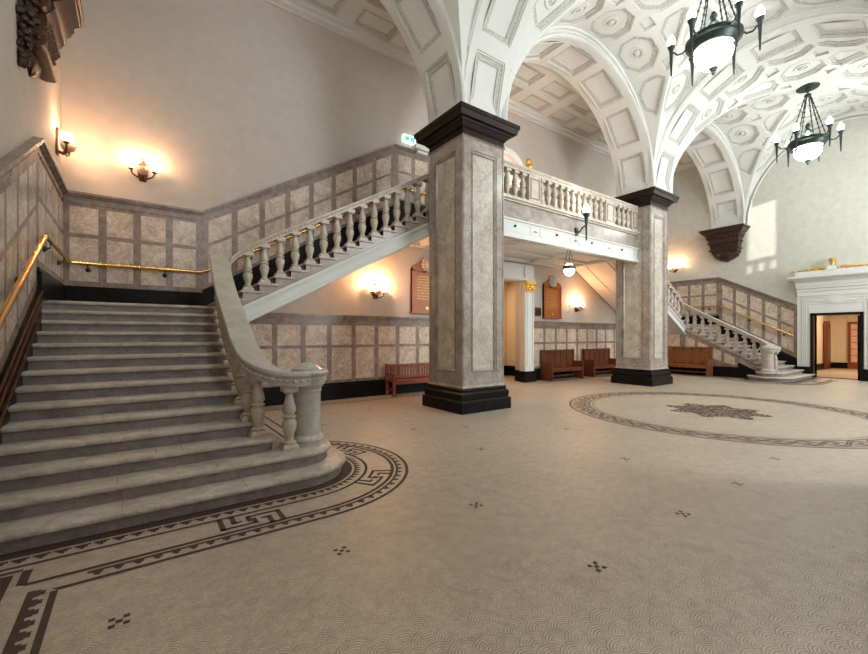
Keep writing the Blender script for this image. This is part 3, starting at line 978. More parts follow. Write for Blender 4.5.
# border towards the camera along the left wall
ye = 5.25-.70
for d0, d1 in ((.80, .84),):
    x0_, x1_ = -.42-(.84-d0), -.42-(.84-d1)
    w_ = 0.03
    flat([(x0_, ye-d1), (x1_, ye-d1), (x1_, -2.5), (x0_, -2.5)])
y = ye-.76
while y > -2:
    flat([(-.58, y), (-.54, y), (-.54, y-.12), (-.58, y-.12)]); flat([(-.54, y-.01), (-.51, y-.01), (-.51, y-.10), (-.54, y-.10)])
    flat([(-.51, y-.03), (-.485, y-.03), (-.485, y-.085), (-.51, y-.085)])
    y -= .12
for (a, b, c, d_) in ((-.76, -.70, -2, ye-.47), (-1.14, -.70, ye-.47, ye-.43), (-.66, -.605, ye-.62, ye-.40), (-1.14, -.66, ye-.40, ye-.365),
                      (-.92, -.86, 2.9, ye-.56), (-1.14, -.92, ye-.59, ye-.56), (-.92, -1.14, 2.9, 2.95)):
    flat([(a, c), (b, c), (b, d_), (a, d_)])
MIRROR = True; stair_border(); MIRROR = False
# lines along the back wall and between piers
for xa, xb in ((2.2, 9.0), (12.2, 19.2)):
    for y0_, y1_ in ((9.76, 9.80), (10.02, 10.05)): flat([(xa, y0_), (xb, y0_), (xb, y1_), (xa, y1_)], 'tile_brown')
    x = xa
    while x < xb:
        flat([(x, 9.84), (x+.12, 9.84), (x+.12, 9.88), (x, 9.88)], 'tile_brown'); flat([(x+.03, 9.88), (x+.09, 9.88), (x+.09, 9.92), (x+.03, 9.92)], 'tile_brown'); x += .18
# great circle
CC = (10.65, 3.85)
def pol(r, a): return (CC[0]+r*math.cos(a), CC[1]+r*math.sin(a))
def ringf(r0, r1, mat, n=96, z=EZ):
    for i in range(n):
        a, b = 2*PI*i/n, 2*PI*(i+1)/n
        mb.poly([(*pol(r0, a), z), (*pol(r0, b), z), (*pol(r1, b), z), (*pol(r1, a), z)], mat)
ringf(3.10, 3.15, 'tile_brown'); ringf(3.03, 3.05, 'tile_brown'); ringf(2.66, 2.70, 'tile_brown'); ringf(2.58, 2.60, 'tile_brown')
N = 240; K = 22
for ph in (0, PI):
    for i in range(N):
        a, b = 2*PI*i/N, 2*PI*(i+1)/N
        ra = 2.865+.12*math.sin(K*a+ph); rb = 2.865+.12*math.sin(K*b+ph)
        for o_, w in ((-.025, .018), (.025, .018)):
            mb.poly([(*pol(ra+o_-w, a), EZ+.0005*(ph > 0)), (*pol(rb+o_-w, b), EZ+.0005*(ph > 0)), (*pol(rb+o_+w, b), EZ+.0005*(ph > 0)), (*pol(ra+o_+w, a), EZ+.0005*(ph > 0))], 'tile_brown')
for i in range(2*K):
    a = PI*(i+.5)/K; q = .022
    for r in ((2.865),):
        flat([pol(r-.03, a-q*.5), pol(r, a-q*1.0), pol(r+.03, a-q*.5), pol(r+.03, a+q*.5), pol(r, a+q*1.0), pol(r-.03, a+q*.5)], 'tile_dark')
# medallion: scrolls of dark tesserae
rnd = random.Random(4)
for i in range(2600):
    r = 1.06*math.sqrt(rnd.random()); a = 2*PI*rnd.random()
    if r > .86+.14*math.sin(8*a): continue
    c = pol(r, a); th = 3.0*math.sin(2.3*c[0]*2)+2.6*math.cos(2.1*c[1]*2)+a; L = .014+.03*rnd.random(); W = .010+.009*rnd.random()
    dx, dy = math.cos(th), math.sin(th)
    flat([(c[0]-dx*L+dy*W, c[1]-dy*L-dx*W), (c[0]+dx*L+dy*W, c[1]+dy*L-dx*W), (c[0]+dx*L-dy*W, c[1]+dy*L+dx*W), (c[0]-dx*L-dy*W, c[1]-dy*L+dx*W)], 'tile_brown' if rnd.random() < .5 else 'tile_dark', EZ+.000001*i)
# little quincunx marks
for (x, y) in ((-.08,3.09),(1.32,3.07),(2.75,1.76),(2.77,3.11),(4.23,1.80),(5.47,3.07),(6.36,4.69),(4.2,4.6),(7.0,.5),(5.6,1.8),(4.1,6.3),(2.9,7.6),(5.0,5.9),(4.4,8.6),(7.15,1.86),(8.6,.3),(12.9,.4),(4.2,.4),(12.2,7.6)):
    for (i, k) in ((0,0),(1,1),(-1,1),(1,-1),(-1,-1)):
        c = (x+.036*i, y+.036*k); e = .0165
        flat([(c[0]-e, c[1]-e), (c[0]+e, c[1]-e), (c[0]+e, c[1]+e), (c[0]-e, c[1]+e)])
struct(mb.build('floor', smooth=False, recalc=False))

# ------------------------------------------------------------------ corridor beyond the middle opening
mb = MB()
mb.box((8.2, YB+.3, 0), (8.5, 14, 4.2), 'cream'); mb.box((13.0, YB+.3, 0), (13.3, 14, 4.2), 'cream'); mb.box((8.2, 12.6, 0), (13.3, 12.9, 4.2), 'cream')
struct(mb.build('wall_corridor'))
mb = MB(); mb.box((8.5, 12.52, 0), (13.0, 12.6, .42), 'black'); mb.box((12.94, YB+.3, 0), (13.0, 12.5, .42), 'black'); mb.box((11.56, YB+.01, 0), (11.6, YB+.3, .42), 'black'); struct(mb.build('baseboard_corridor'))
mb = MB(); mb.box((8.2, YB+.3, 4.0), (13.3, 14, 4.2), 'white'); struct(mb.build('ceiling'))
mb = MB(); mb.box((8.2, YB+.3, -.1), (13.3, 14, -.001), 'mosaic'); struct(mb.build('floor_corridor'))
# white piers with gilded capitals framing the opening
def door_pilaster(x0_, x1_, label):
    p = thing('pilaster', label, 'pilaster', ((x0_+x1_)/2, YB-.1, 0))
    mb = MB(); mb.box((x0_-.05, YB-.33, 0), (x1_+.05, YB-.005, .40), 'black'); mb.build('base', p, smooth=False)
    mb = MB(); mb.box((x0_, YB-.28, .40), (x1_, YB-.005, 4.25), 'white')
    for y in (YB-.22, YB-.10): mb.box((x0_-.015, y, .5), (x0_, y+.05, 3.62), 'cream'); mb.box((x1_, y, .5), (x1_+.015, y+.05, 3.62), 'cream')
    mb.box((x0_+.08, YB-.30, .6), (x0_+.10, YB-.27, 3.3), 'groove'); mb.box((x1_-.10, YB-.30, .6), (x1_-.08, YB-.27, 3.3), 'groove')
    mb.build('shaft', p, smooth=False)
    mb = MB(); xm = (x0_+x1_)/2; w = (x1_-x0_)/2
    mb.frust((xm, YB-.3), w*.8, w*1.05, 3.30, 3.62, 'gold', .03, .08); mb.box((x0_-.04, YB-.38, 3.62), (x1_+.04, YB-.2, 3.70), 'gold')
    for s in (-1, 1): mb.lathe([(.02, -.02), (.09, 0), (.02, .02)], (xm+s*w*.8, YB-.38, 3.56), 'gold', 12); mb.ball((xm+s*w*.5, YB-.36, 3.42), .06, 'gold', 8, 5)
    mb.ball((xm, YB-.37, 3.5), .08, 'gold', 8, 5)
    mb.build('gilded_capital', p, ang=30)
door_pilaster(11.50, 11.97, 'white pilaster with gilded capital and black base at the right of the middle doorway')
mb = MB(); mb.box((9.18, YB-.33, 0), (9.75, YB-.005, .40), 'black'); mb.box((9.23, YB-.28, .40), (9.70, YB-.005, 4.25), 'white'); struct(mb.build('trim_14', smooth=False))
mb = MB(); mb.box((9.23, YB-.22, 3.70), (11.97, YB-.0, 4.3), 'white'); mb.box((9.17, YB-.3, 3.72), (12.03, YB-.0, 3.80), 'white'); struct(mb.build('trim_12', smooth=False))
# pediment of balcony door
d = thing('balcony_doorway', 'white arched door surround with gilded crest on the balcony, above the railing', 'doorway', (XM, YB-.1, BZ))
mb = MB()
for s in (-1, 1): mb.box((XM+s*1.25-.28, YB-.24, BZ), (XM+s*1.25+.28, YB-.01, 7.02), 'white')
mb.box((XM-1.6, YB-.34, 7.02), (XM+1.6, YB-.01, 7.12), 'white'); mb.box((XM-1.72, YB-.44, 7.12), (XM+1.72, YB-.01, 7.25), 'white')
mb.build('surround', d, smooth=False)
mb = MB(); out = []; inn = []
for i in range(21):
    a = PI*i/20; out.append((XM+1.0*math.cos(a), 7.25+1.05*math.sin(a))); inn.append((XM+.78*math.cos(a), 7.25+.83*math.sin(a)))
for i in range(20): mb.hexa([(out[i][0], YB-.3, out[i][1]), (inn[i][0], YB-.3, inn[i][1]), (inn[i+1][0], YB-.3, inn[i+1][1]), (out[i+1][0], YB-.3, out[i+1][1]),
                             (out[i][0], YB-.02, out[i][1]), (inn[i][0], YB-.02, inn[i][1]), (inn[i+1][0], YB-.02, inn[i+1][1]), (out[i+1][0], YB-.02, out[i+1][1])], 'white')
mb.prism_y(inn, YB-.12, YB-.02, 'white'); mb.build('arched_pediment', d, ang=30)
mb = MB(); mb.box((XM-.97, YB-.10, BZ), (XM+.97, YB-.03, 7.02), 'glass_dark')
for x in (-.95, 0, .95): mb.box((XM+x-.05, YB-.14, BZ), (XM+x+.05, YB-.02, 7.02), 'oakwood')
mb.build('door', d, smooth=False)
mb = MB()
for c, r_ in (((11.66, 7.42), .12), ((11.62, 7.60), .10), ((11.56, 7.80), .13), ((11.50, 8.0), .10), ((11.72, 7.34), .09)):
    mb.ball((c[0], YB-.42, c[1]), r_, 'gold', 10, 6)
mb.tube([(11.78, YB-.42, 7.27), (11.68, YB-.45, 7.5), (11.58, YB-.42, 7.85), (11.48, YB-.42, 8.08)], [.09, .07, .08, .03], 'gold', 8)
for c, r_ in (((9.54, 7.42), .12), ((9.58, 7.60), .10), ((9.64, 7.80), .13)): mb.ball((c[0], YB-.42, c[1]), r_, 'gold', 10, 6)
mb.build('gilded_crest', d)
mb = MB(); mb.box((6.72, YB-.3, 7.27), (7.7, YB-.01, 7.40), 'white'); mb.box((6.85, YB-.2, 7.2), (7.7, YB-.01, 7.27), 'white')
tag(mb.build('wall_ledge', loc=(7.2, YB, 7.2), smooth=False), 'short white ledge just under the lit exit sign', 'ledge')
# exit sign
s = thing('exit_sign', 'small lit white and green exit sign on the wall above the stair panelling', 'exit sign', (6.62, YB-.1, 7.5))
mb = MB(); mb.box((6.42, YB-.12, 7.47), (6.84, YB-.02, 7.67), 'sign_white'); mb.build('sign_box', s, smooth=False)
mb = MB()
for x in (6.46, 6.66): mb.box((x, YB-.128, 7.50), (x+.14, YB-.121, 7.63), 'sign_green')
mb.build('pictogram', s, smooth=False)

# ------------------------------------------------------------------ doorway in the end wall
xs_ = XR-.22
d = thing('door_surround', 'tall white panelled door surround with cornice and gilded urn on the end wall', 'door surround', (XR-.1, 3.87, 0))
mb = MB(); yA, yB_ = 2.66, 5.03
mb.box((xs_, dy1+.08, .45), (XR-.01, yB_, 3.62), 'white'); mb.box((xs_, yA, .45), (XR-.01, dy0-.08, 3.62), 'white'); mb.box((xs_, dy0-.08, dz+.08), (XR-.01, dy1+.08, 3.62), 'white')
for e in (.1, .16, .24, .34):      # stepped architrave lines
    ya_, yb2, zt_ = dy0-.08-.34+e*.9, dy1+.08+.34-e*.9, dz+.08+.78-e*1.2
    w = .012+.01
    for q in ((ya_, yb2, zt_, zt_+w), ): mb.box((xs_-.018, q[0], q[2]), (xs_, q[1], q[3]), 'white')
    mb.box((xs_-.018, ya_-w, .5), (xs_, ya_, zt_+w), 'white'); mb.box((xs_-.018, yb2, .5), (xs_, yb2+w, zt_+w), 'white')
mb.box((xs_-.02, 3.25, 3.20), (xs_, 3.55, 3.23), 'white'); mb.box((xs_-.02, 4.18, 3.20), (xs_, 4.48, 3.23), 'white')
for s_g in (-1, 1):
    mb.box((xs_-.02, 3.865+s_g*.30 if s_g > 0 else 3.3, 3.04), (xs_, 4.43 if s_g > 0 else 3.865-.30, 3.07), 'white')
mb.box((xs_-.03, yA-.02, 3.50), (XR-.01, yB_+.02, 3.56), 'white'); mb.box((xs_-.02, yA-.01, 3.3), (xs_, yB_+.01, 3.33), 'groove')
mb.build('surround_panel', d, smooth=False)
mb = MB()
for r0, r1, off in ((.17, .21, .015), (.0, .14, .03)):
    o1 = [(3.865+r1*1.25*math.cos(2*PI*i/24), 3.14+r1*math.sin(2*PI*i/24)) for i in range(24)]
    mb.prism_x(o1, xs_-off, xs_+.01, 'white')
mb.build('oval_boss', d, ang=30)
mb = MB()
for e, z0_, z1_ in ((.04, 3.62, 3.72), (.06, 3.72, 3.90), (.10, 3.90, 3.97), (.18, 3.97, 4.03), (.26, 4.03, 4.13), (.06, 4.13, 4.30)):
    mb.box((xs_-e, yA-e, z0_), (XR-.01, yB_+e, z1_), 'white')
mb.build('cornice', d, smooth=False)
mb = MB(); mb.box((xs_-.05, yA-.0, 0), (XR-.01, dy0-.08, .45), 'black'); mb.box((xs_-.05, dy1+.08, 0), (XR-.01, yB_+.03, .45), 'black'); mb.build('base', d, smooth=False)
mb = MB(); yc_ = 3.98
mb.lathe([(.05, 0), (.05, .02), (.065, .10), (.09, .19), (.115, .23), (.09, .24), (.11, .29), (.02, .29)], (xs_+.05, yc_, 4.45), 'gold', 16)
mb.build('gilded_urn', d, ang=30)
mb = MB(); mb.frust((xs_+.05, yc_), .14, .10, 4.30, 4.46, 'white'); mb.build('urn_block', d, smooth=False)
mb = MB(); rr = random.Random(3)
for sg in (-1, 1):
    for i in range(14):
        t0 = i/13; y = yc_+sg*(.28+1.0*t0); mb.ball((xs_+.05, y, 4.33+.06*(1-t0)+.03*math.sin(i*2.2)), .062*(1-.5*t0)+.012*rr.random(), 'gold', 8, 5, .8)
mb.build('gilded_garland', d)
# black frame + leaf
mb = MB()
mb.box((xs_-.03, dy1, 0), (XR+.32, dy1+.09, dz+.09), 'black'); mb.box((xs_-.03, dy0-.09, 0), (XR+.32, dy0, dz+.09), 'black'); mb.box((xs_-.03, dy0-.09, dz), (XR+.32, dy1+.09, dz+.09), 'black')
mb.box((XR+.32, dy0-.09, 0), (XR+.34, dy1+.09, .02), 'black')
struct(mb.build('door_1', smooth=False))
l = thing('door_leaf', 'dark glazed door leaf folded open against the right jamb of the end wall doorway', 'door', (XR+.1, dy0+.05, 0))
mb = MB()
xa_, xb_ = XR-.14, XR-.14+.62
for q in ((xa_, .01, xa_+.09, 2.48), (xb_-.09, .01, xb_, 2.48), (xa_, .01, xb_, .3), (xa_, 2.36, xb_, 2.48), (xa_, 1.15, xb_, 1.27)):
    mb.box((q[0], dy0+.03, q[1]), (q[2], dy0+.08, q[3]), 'black')
mb.build('leaf_frame', l, smooth=False)
mb = MB(); mb.box((xa_+.08, dy0+.05, .25), (xb_-.08, dy0+.06, 2.4), 'glass_dark'); mb.build('glass', l, smooth=False)
# room beyond
mb = MB()
mb.box((XR+.3, 5.46, 0), (30.3, 5.7, 3.3), 'cream'); mb.box((30.0, -1, 0), (30.3, 5.46, 3.3), 'cream'); mb.box((XR+.3, -1.3, 0), (30.3, -1, 3.3), 'cream')
mb.box((29.9, 5.25, .3), (30.0, 5.46, 3.3), 'cream')
struct(mb.build('wall_vestibule'))
mb = MB(); mb.box((XR+.3, 5.40, 0), (30, 5.46, .3), 'black'); mb.box((29.94, -1, 0), (30.0, 5.4, .3), 'black'); struct(mb.build('baseboard_vestibule'))
mb = MB(); mb.box((XR+.3, -1.3, 3.3), (30.3, 5.7, 3.5), 'white'); struct(mb.build('ceiling'))
mb = MB(); mb.box((XR+.3, -1.3, -.1), (30.3, 5.46, -.001), 'mosaic'); struct(mb.build('floor_vestibule'))
dd = thing('panel_door', 'narrow red-brown timber door on the left side of the room seen through the end doorway', 'door', (28.9, 5.36, 0))
mb = MB(); mb.box((28.4, 5.34, 0), (29.3, 5.395, 2.45), 'door_wood'); mb.build('door_frame', dd, smooth=False)
mb = MB(); mb.box((28.5, 5.30, .1), (29.2, 5.339, 2.3), 'brownwood'); mb.build('door_panel', dd, smooth=False)
dd = thing('panel_door', 'red-brown glazed door on the back wall of the room seen through the end doorway', 'door', (29.9, 4.55, 0))
mb = MB(); mb.box((29.86, 4.66, 0), (29.93, 4.78, 2.42), 'door_wood'); mb.box((29.86, 4.05, 0), (29.93, 4.15, 2.42), 'door_wood'); mb.box((29.86, 4.15, 2.30), (29.93, 4.66, 2.42), 'door_wood'); mb.box((29.86, 4.15, 0), (29.93, 4.66, .35), 'door_wood'); mb.build('door_frame', dd, smooth=False)
mb = MB(); mb.box((29.88, 4.15, .35), (29.91, 4.66, 2.30), 'frosted')
for k in range(1, 6): mb.box((29.865, 4.15, .35+k*.33), (29.88, 4.66, .38+k*.33), 'door_wood')
mb.box((29.865, 4.39, .35), (29.88, 4.42, 2.3), 'door_wood')
mb.build('glazed_panel', dd, smooth=False)

# ------------------------------------------------------------------ corbels
def corbel(X, sgn, yc, label, carved):
    g = thing('corbel', label, 'corbel', (X, yc, 5.3))
    kp = .62 if carved else 1.0
    def bx(mbx, pr, hw, z0, z1, m='carved', pr1=None, hw1=None):
        pr1 = pr if pr1 is None else pr1; pr *= kp; pr1 *= kp; hw1 = hw if hw1 is None else hw1
        a = [(X, yc-hw, z0), (X+sgn*pr, yc-hw, z0), (X+sgn*pr, yc+hw, z0), (X, yc+hw, z0)]
        b = [(X, yc-hw1, z1), (X+sgn*pr1, yc-hw1, z1), (X+sgn*pr1, yc+hw1, z1), (X, yc+hw1, z1)]
        mbx.hexa(a+b, m)
    mb = MB()
    bx(mb, .80, .90, 6.55, 6.63); bx(mb, .74, .84, 6.48, 6.55); bx(mb, .62, .74, 6.38, 6.48, pr1=.72, hw1=.82); bx(mb, .58, .70, 6.30, 6.38); bx(mb, .50, .62, 6.16, 6.30, pr1=.57, hw1=.69)
    ab = mb.build('abacus', g, smooth=False)
    def dent(a, b):
        mb = MB(); mb.box(a, b, 'carved'); mb.build('dentil', ab, smooth=False)
    for i in range(9):
        y = yc-.62+i*.155; dent((min(X+sgn*.5*kp, X+sgn*.60*kp), y-.045, 6.20), (max(X+sgn*.5*kp, X+sgn*.60*kp), y+.045, 6.29))
    for i in range(4):
        for s2 in (-1, 1): dent((X+sgn*(.08+i*.13)*kp-.03, yc+s2*.64-.045, 6.20), (X+sgn*(.08+i*.13)*kp+.03, yc+s2*.64+.045, 6.29))
    mb = MB(); bx(mb, .50, .60, 6.02, 6.16)
    if not carved: bx(mb, .54, .64, 5.98, 6.02); bx(mb, .40, .54, 5.72, 5.98, pr1=.46, hw1=.58); bx(mb, .46, .60, 5.66, 5.72); bx(mb, .34, .48, 5.5, 5.66, pr1=.42, hw1=.54)
    mb.build('tapered_body', g, smooth=False)
    mb = MB(); n = 12; kp = kp if not carved else .4
    rings_ = []
    for i in range(9):
        t0 = i/8; rr_ = math.cos(t0*PI/2)**.7; zz = 5.52-.36*t0
        rings_.append([(X+sgn*.36*kp*rr_*math.sin(PI*k/n), yc-(.50*rr_)*math.cos(PI*k/n), zz+.02*math.sin(k*2.4)) for k in range(n+1)])
    mb.rings(rings_, 'carved', closed=False, cap=False)
    mb.build('leaf_drop', g, recalc=False)
    if carved:
        prof = [(0, 5.37), (.10, 5.33), (.20, 5.34), (.235, 5.38), (.20, 5.45), (.13, 5.49), (.15, 5.54), (.20, 5.62), (.235, 5.74), (.22, 5.82), (.27, 5.86), (.31, 5.93), (.29, 6.01), (.36, 6.05), (.42, 6.16), (0, 6.16)]
        mb = MB(); mb.rings([[(X+sgn*px_, yy, zz) for px_, zz in prof] for yy in (yc-.40, yc+.44)], 'carved_brown'); mb.build('console', g, ang=50)
        mb = MB()
        for i in range(4):
            for jj in range(9): mb.ball((X+sgn*(.165+.022*i), yc-.34+.088*jj+.044*(i % 2), 5.55+.062*i), .040, 'carved_brown', 8, 5)
        mb.build('scale_band', g)
        for yy, rr_ in ((yc-.46, .115), (yc-.46, .08)):
            zc_ = 5.95 if rr_ > .1 else 5.42
            mb = MB(); rs_ = []
            for d_ in (-.07, .07):
                rs_.append([(X+sgn*(.16+rr_*math.cos(2*PI*k/16)), yy+d_, zc_+rr_*1.25*math.sin(2*PI*k/16)) for k in range(16)])
            mb.rings(rs_, 'carved_brown'); mb.ball((X+sgn*.16, yy-.07, zc_), rr_*.45, 'carved', 10, 6); mb.build('volute', g, ang=40)
        mb = MB(); rr = random.Random(9)
        for i in range(110):
            t0 = rr.random(); zz = 4.98+1.1*t0; mb.ball((X+sgn*(.02+.14*rr.random()*(.3+t0)), yc-.62+(rr.random()-.5)*(.12+.22*t0), zz), .022+.03*rr.random(), 'carved', 7, 4)
        mb.build('carved_foliage', g)
    else:
        mb = MB(); rr = random.Random(5)
        for i in range(50):
            a = rr.random()*PI; t0 = rr.random(); q = math.cos(t0*PI/2)**.7
            mb.ball((X+sgn*.36*q*math.sin(a), yc-.5*q*math.cos(a), 5.55-.36*t0), .05+.02*rr.random(), 'carved', 7, 4)
        mb.build('carved_foliage', g)
corbel(XL, 1, 7.59, 'dark ornately carved wooden corbel high in the top left corner of the wall', True)
corbel(XR, -1, 7.59, 'dark moulded corbel carrying the arch on the end wall, above the far stair', False)
mb = MB()
for X, sg in ((XL, 1), (XR, -1)):
    mb.box((min(X, X+sg*.05), YP0+.02, ZS), (max(X, X+sg*.05), YP1, 10.1), 'white')
struct(mb.build('trim_13', smooth=False))

# ------------------------------------------------------------------ lamps
def point(name, loc, power, col, r=.05, parent=None):
    ld = bpy.data.lights.new(name, 'POINT'); ld.energy = power; ld.color = col; ld.shadow_soft_size = r
    o = bpy.data.objects.new(name, ld); COL.objects.link(o)
    if parent is not None: o.parent = parent; o.location = Vector(loc)-Vector(ROOTLOC[parent.name])
    else: o.location = loc
    return o
WARM = (1, .55, .30)
def sconce(x, y, z, n, label, power=22, col=WARM):
    g = thing('wall_sconce', label, 'sconce', (x, y, z), 'brown metal wall sconces'); nx, ny = n; tx, ty = -ny, nx
    def P(a, o, h): return (x+tx*a+nx*o, y+ty*a+ny*o, z+h)
    mb = MB()
    prof = [(-.06, -.22), (.06, -.22), (.09, -.08), (.06, .02), (.07, .16), (0, .26), (-.07, .16), (-.06, .02), (-.09, -.08)]
    mb.rings([[P(a, 0, h) for a, h in prof], [P(a, .035, h) for a, h in prof]], 'brown_metal')
    mb.tube([P(0, .03, -.16), P(0, .10, -.19), P(0, .14, -.14), P(0, .15, -.06)], [.03, .03, .035, .03], 'brown_metal', 8)
    mb.build('backplate', g, ang=40)
    for s in (-1, 1):
        mb = MB(); mb.tube([P(0, .10, -.17), P(s*.08, .14, -.19), P(s*.17, .16, -.14), P(s*.20, .16, -.06)], [.02, .018, .016, .02], 'brown_metal', 8)
        mb.lathe([(.01, -.07), (.04, -.06), (.05, -.03), (.02, -.02)], P(s*.20, .16, 0), 'brown_metal', 12)
        mb.build('arm', g)
        mb = MB(); mb.lathe([(.03, -.03), (.07, 0), (.085, .05), (.075, .09), (.088, .11), (.075, .11), (.062, .05), (.02, -.01)], P(s*.20, .16, 0), 'warm_glass', 14)
        mb.build('glass_shade', g, ang=50)
    mb = MB(); mb.lathe([(.02, -.13), (.09, -.10), (.115, -.03), (.10, .02), (.07, .03)], P(0, .17, 0), 'frosted', 16); mb.build('bowl', g, ang=50)
    mb = MB()
    for i in range(7):
        a = 2*PI*i/7; c = P(0, .17, .12); mb.ball((c[0]+.055*math.cos(a), c[1]+.055*math.sin(a), c[2]), .035, 'frosted', 8, 5)
    mb.build('glass_flower', g)
    for s in (-1, 1):
        point('sconce_bulb', P(s*.20, .24, .16), power, col, .04, g)
sconce(XL, 9.88, 5.15, (1, 0), 'lit two-light sconce on the left side wall, above the stair panelling corner')
sconce(.12, YB, 5.13, (0, -1), 'lit two-light sconce centred on the wall above the stair landing')
sconce(5.53, YB, 2.97, (0, -1), 'lit two-light sconce under the rising stair, left of the tall honours board', 66, (1, .50, .24))
sconce(14.92, YB, 2.92, (0, -1), 'lit two-light sconce under the balcony, right of the farther honours board', 48, (1, .50, .24))
sconce(XR, 9.88, 5.15, (-1, 0), 'lit two-light sconce on the end wall, just right of the farther pier', 44, (1, .50, .25))

def chandelier(x, y, label):
    zr_ = 8.32
    g = thing('chandelier', label, 'chandelier', (x, y, 10.2), 'bronze bowl chandeliers under the vault')
    mb = MB(); mb.lathe([(.04, -.16), (.09, -.12), (.10, -.05), (.34, -.03), (.36, .0), (.33, .03)], (x, y, 10.24), 'bronze', 24); mb.build('ceiling_rose', g, ang=30)
    mb = MB(); mb.tube([(x, y, 10.12), (x, y, 9.95)], .03, 'bronze', 8)
    mb.lathe([(.03, -.06), (.10, -.03), (.12, 0), (.10, .04), (.03, .07)], (x, y, 9.97), 'bronze', 14); mb.build('hub', g)
    for i in range(6):
        a = 2*PI*i/6+.899; mb = MB(); c, s = math.cos(a), math.sin(a)
        p0 = Vector((x+.08*c, y+.08*s, 9.95)); p1 = Vector((x+.55*c, y+.55*s, zr_+.12))
        n = 9; mb.tube([tuple(p0), tuple(p1)], .016, 'bronze', 6)
        for k in range(n):
            q = p0.lerp(p1, (k+.5)/n); q2 = p0.lerp(p1, (k+.95)/n); mb.tube([tuple(q), tuple(q.lerp(q2, .5)), tuple(q2)], [.016, .032, .016], 'bronze', 6)
        mb.build('hanging_rod', g)
    mb = MB()
    mb.lathe([(.45,-.15),(.50,-.14),(.53,-.10),(.56,-.07),(.58,-.02),(.62,0),(.63,.03),(.61,.055),(.63,.08),(.60,.10),(.53,.10),(.50,.06),(.49,-.06),(.45,-.10)], (x, y, zr_), 'bronze', 40, cap=False)
    ring_o = mb.build('ring', g, ang=40)
    mb = MB()
    for i in range(24):
        a = 2*PI*i/24; b_ = 2*PI*(i+1)/24; r_ = .445
        pts = [(x+r_*math.cos(a+(b_-a)*k/6), y+r_*math.sin(a+(b_-a)*k/6), zr_-.19-.06*math.sin(PI*k/6)) for k in range(7)]
        mb.tube(pts, .012, 'bronze', 5, cap=False)
    mb.build('scalloped_fringe', ring_o)
    mb = MB(); mb.lathe([(.44, -.14), (.44, -.22), (.415, -.34), (.36, -.44), (.27, -.52), (.15, -.57), (.03, -.59)], (x, y, zr_), 'cool_glass', 32, cap=False); gb = mb.build('glass_bowl', g, ang=60)
    mb = MB()
    for i in range(8):
        a = PI*i/4; mb.tube([(x+r_*math.cos(a), y+r_*math.sin(a), zr_+h_) for r_, h_ in ((.447, -.16), (.447, -.22), (.422, -.34), (.367, -.445), (.276, -.53), (.15, -.58))], .006, 'bronze', 5)
    mb.build('bowl_rib', gb)
    mb = MB(); mb.lathe([(.10, .02), (.11, 0), (.07, -.05), (.035, -.08), (.045, -.11), (.02, -.15), (.004, -.17)], (x, y, zr_-.58), 'bronze', 14); mb.build('finial', g)
    mb = MB(); mb.lathe([(.02, .42), (.06, .36), (.05, .28), (.12, .20), (.30, .16), (.40, .10)], (x, y, zr_), 'cool_glass', 20, cap=False); mb.build('upper_glass', g, ang=60)
    mb = MB(); mb.lathe([(.12, .42), (.05, .50), (.09, .60), (.03, .70)], (x, y, zr_), 'bronze', 12); mb.build('crown_finial', g)
    for i in range(6):
        a = 2*PI*i/6+.899; c, s = math.cos(a), math.sin(a)
        mb = MB(); P = lambda r, h: (x+r*c, y+r*s, zr_+h)
        mb.tube([P(.60, .05), P(.68, -.02), P(.80, -.02), P(.88, .06), P(.93, .06)], .022, 'bronze', 7)
        ar = mb.build('torch_arm', g)
        mb = MB(); mb.lathe([(.012, -.48), (.02, -.46), (.03, -.2), (.045, .05), (.055, .14), (.085, .18), (.09, .23), (.06, .24)], P(.94, 0), 'bronze', 12); mb.build('torch', ar, ang=40)
        mb = MB(); mb.lathe([(.055, .23), (.095, .29), (.10, .35), (.06, .43), (.02, .49), (.003, .50)], P(.94, 0), 'flame', 12, cap=False); mb.build('flame_bulb', ar)
    g.scale = (.88, .88, 1)
    point('chandelier_light', (x, y, zr_-1.4), CH_P, CHCOL, .3, g)
    for i in range(6):
        a = 2*PI*i/6+.899
        point('torch_light', (x+0.94*math.cos(a), y+0.94*math.sin(a), zr_+.62), CH_P*.035, CHCOL, .09, g)
CH_P = 170; CHCOL = (.93, 1, .96)
chandelier(10.58, 3.86, 'bronze chandelier with glowing bowl and torches, the nearer one cut by the top edge')
chandelier(18.75, 3.98, 'bronze chandelier hanging whole from the vault before the end wall, the farther one')

# light of the first bay's chandelier, which hangs above the frame
point('chandelier_light', (2.35, 3.86, 7.3), 150, CHCOL, .4)
for i in range(6):
    point('torch_light', (2.35+.83*math.cos(i*PI/3), 3.86+.83*math.sin(i*PI/3), 8.9), 9, CHCOL, .09)
# torch bracket on the balcony beam
g = thing('torch_bracket', 'dark torch lamp with glowing flame bulb on the white balcony beam', 'wall lamp', (XM, YBF, 4.8))
ty = YBF
mb = MB(); mb.box((XM-.06, ty-.06, 4.68), (XM+.06, ty+.0, 4.90), 'bronze')
mb.tube([(XM, ty-.04, 4.78), (XM, ty-.14, 4.76), (XM, ty-.22, 4.86), (XM, ty-.32, 4.90)], .024, 'bronze', 8); mb.build('bracket_arm', g)
mb = MB(); mb.lathe([(.012, -.46), (.022, -.44), (.03, -.1), (.045, .15), (.06, .24), (.09, .28), (.095, .34), (.06, .35)], (XM, ty-.36, 4.92), 'bronze', 12); mb.build('torch', g, ang=40)
mb = MB(); mb.lathe([(.06, .34), (.10, .40), (.10, .46), (.06, .55), (.02, .62), (.003, .63)], (XM, ty-.36, 4.92), 'flame', 12, cap=False); mb.build('flame_bulb', g)
point('torch_light', (XM, ty-.38, 5.70), 16, (1, .97, .9), .08, g)
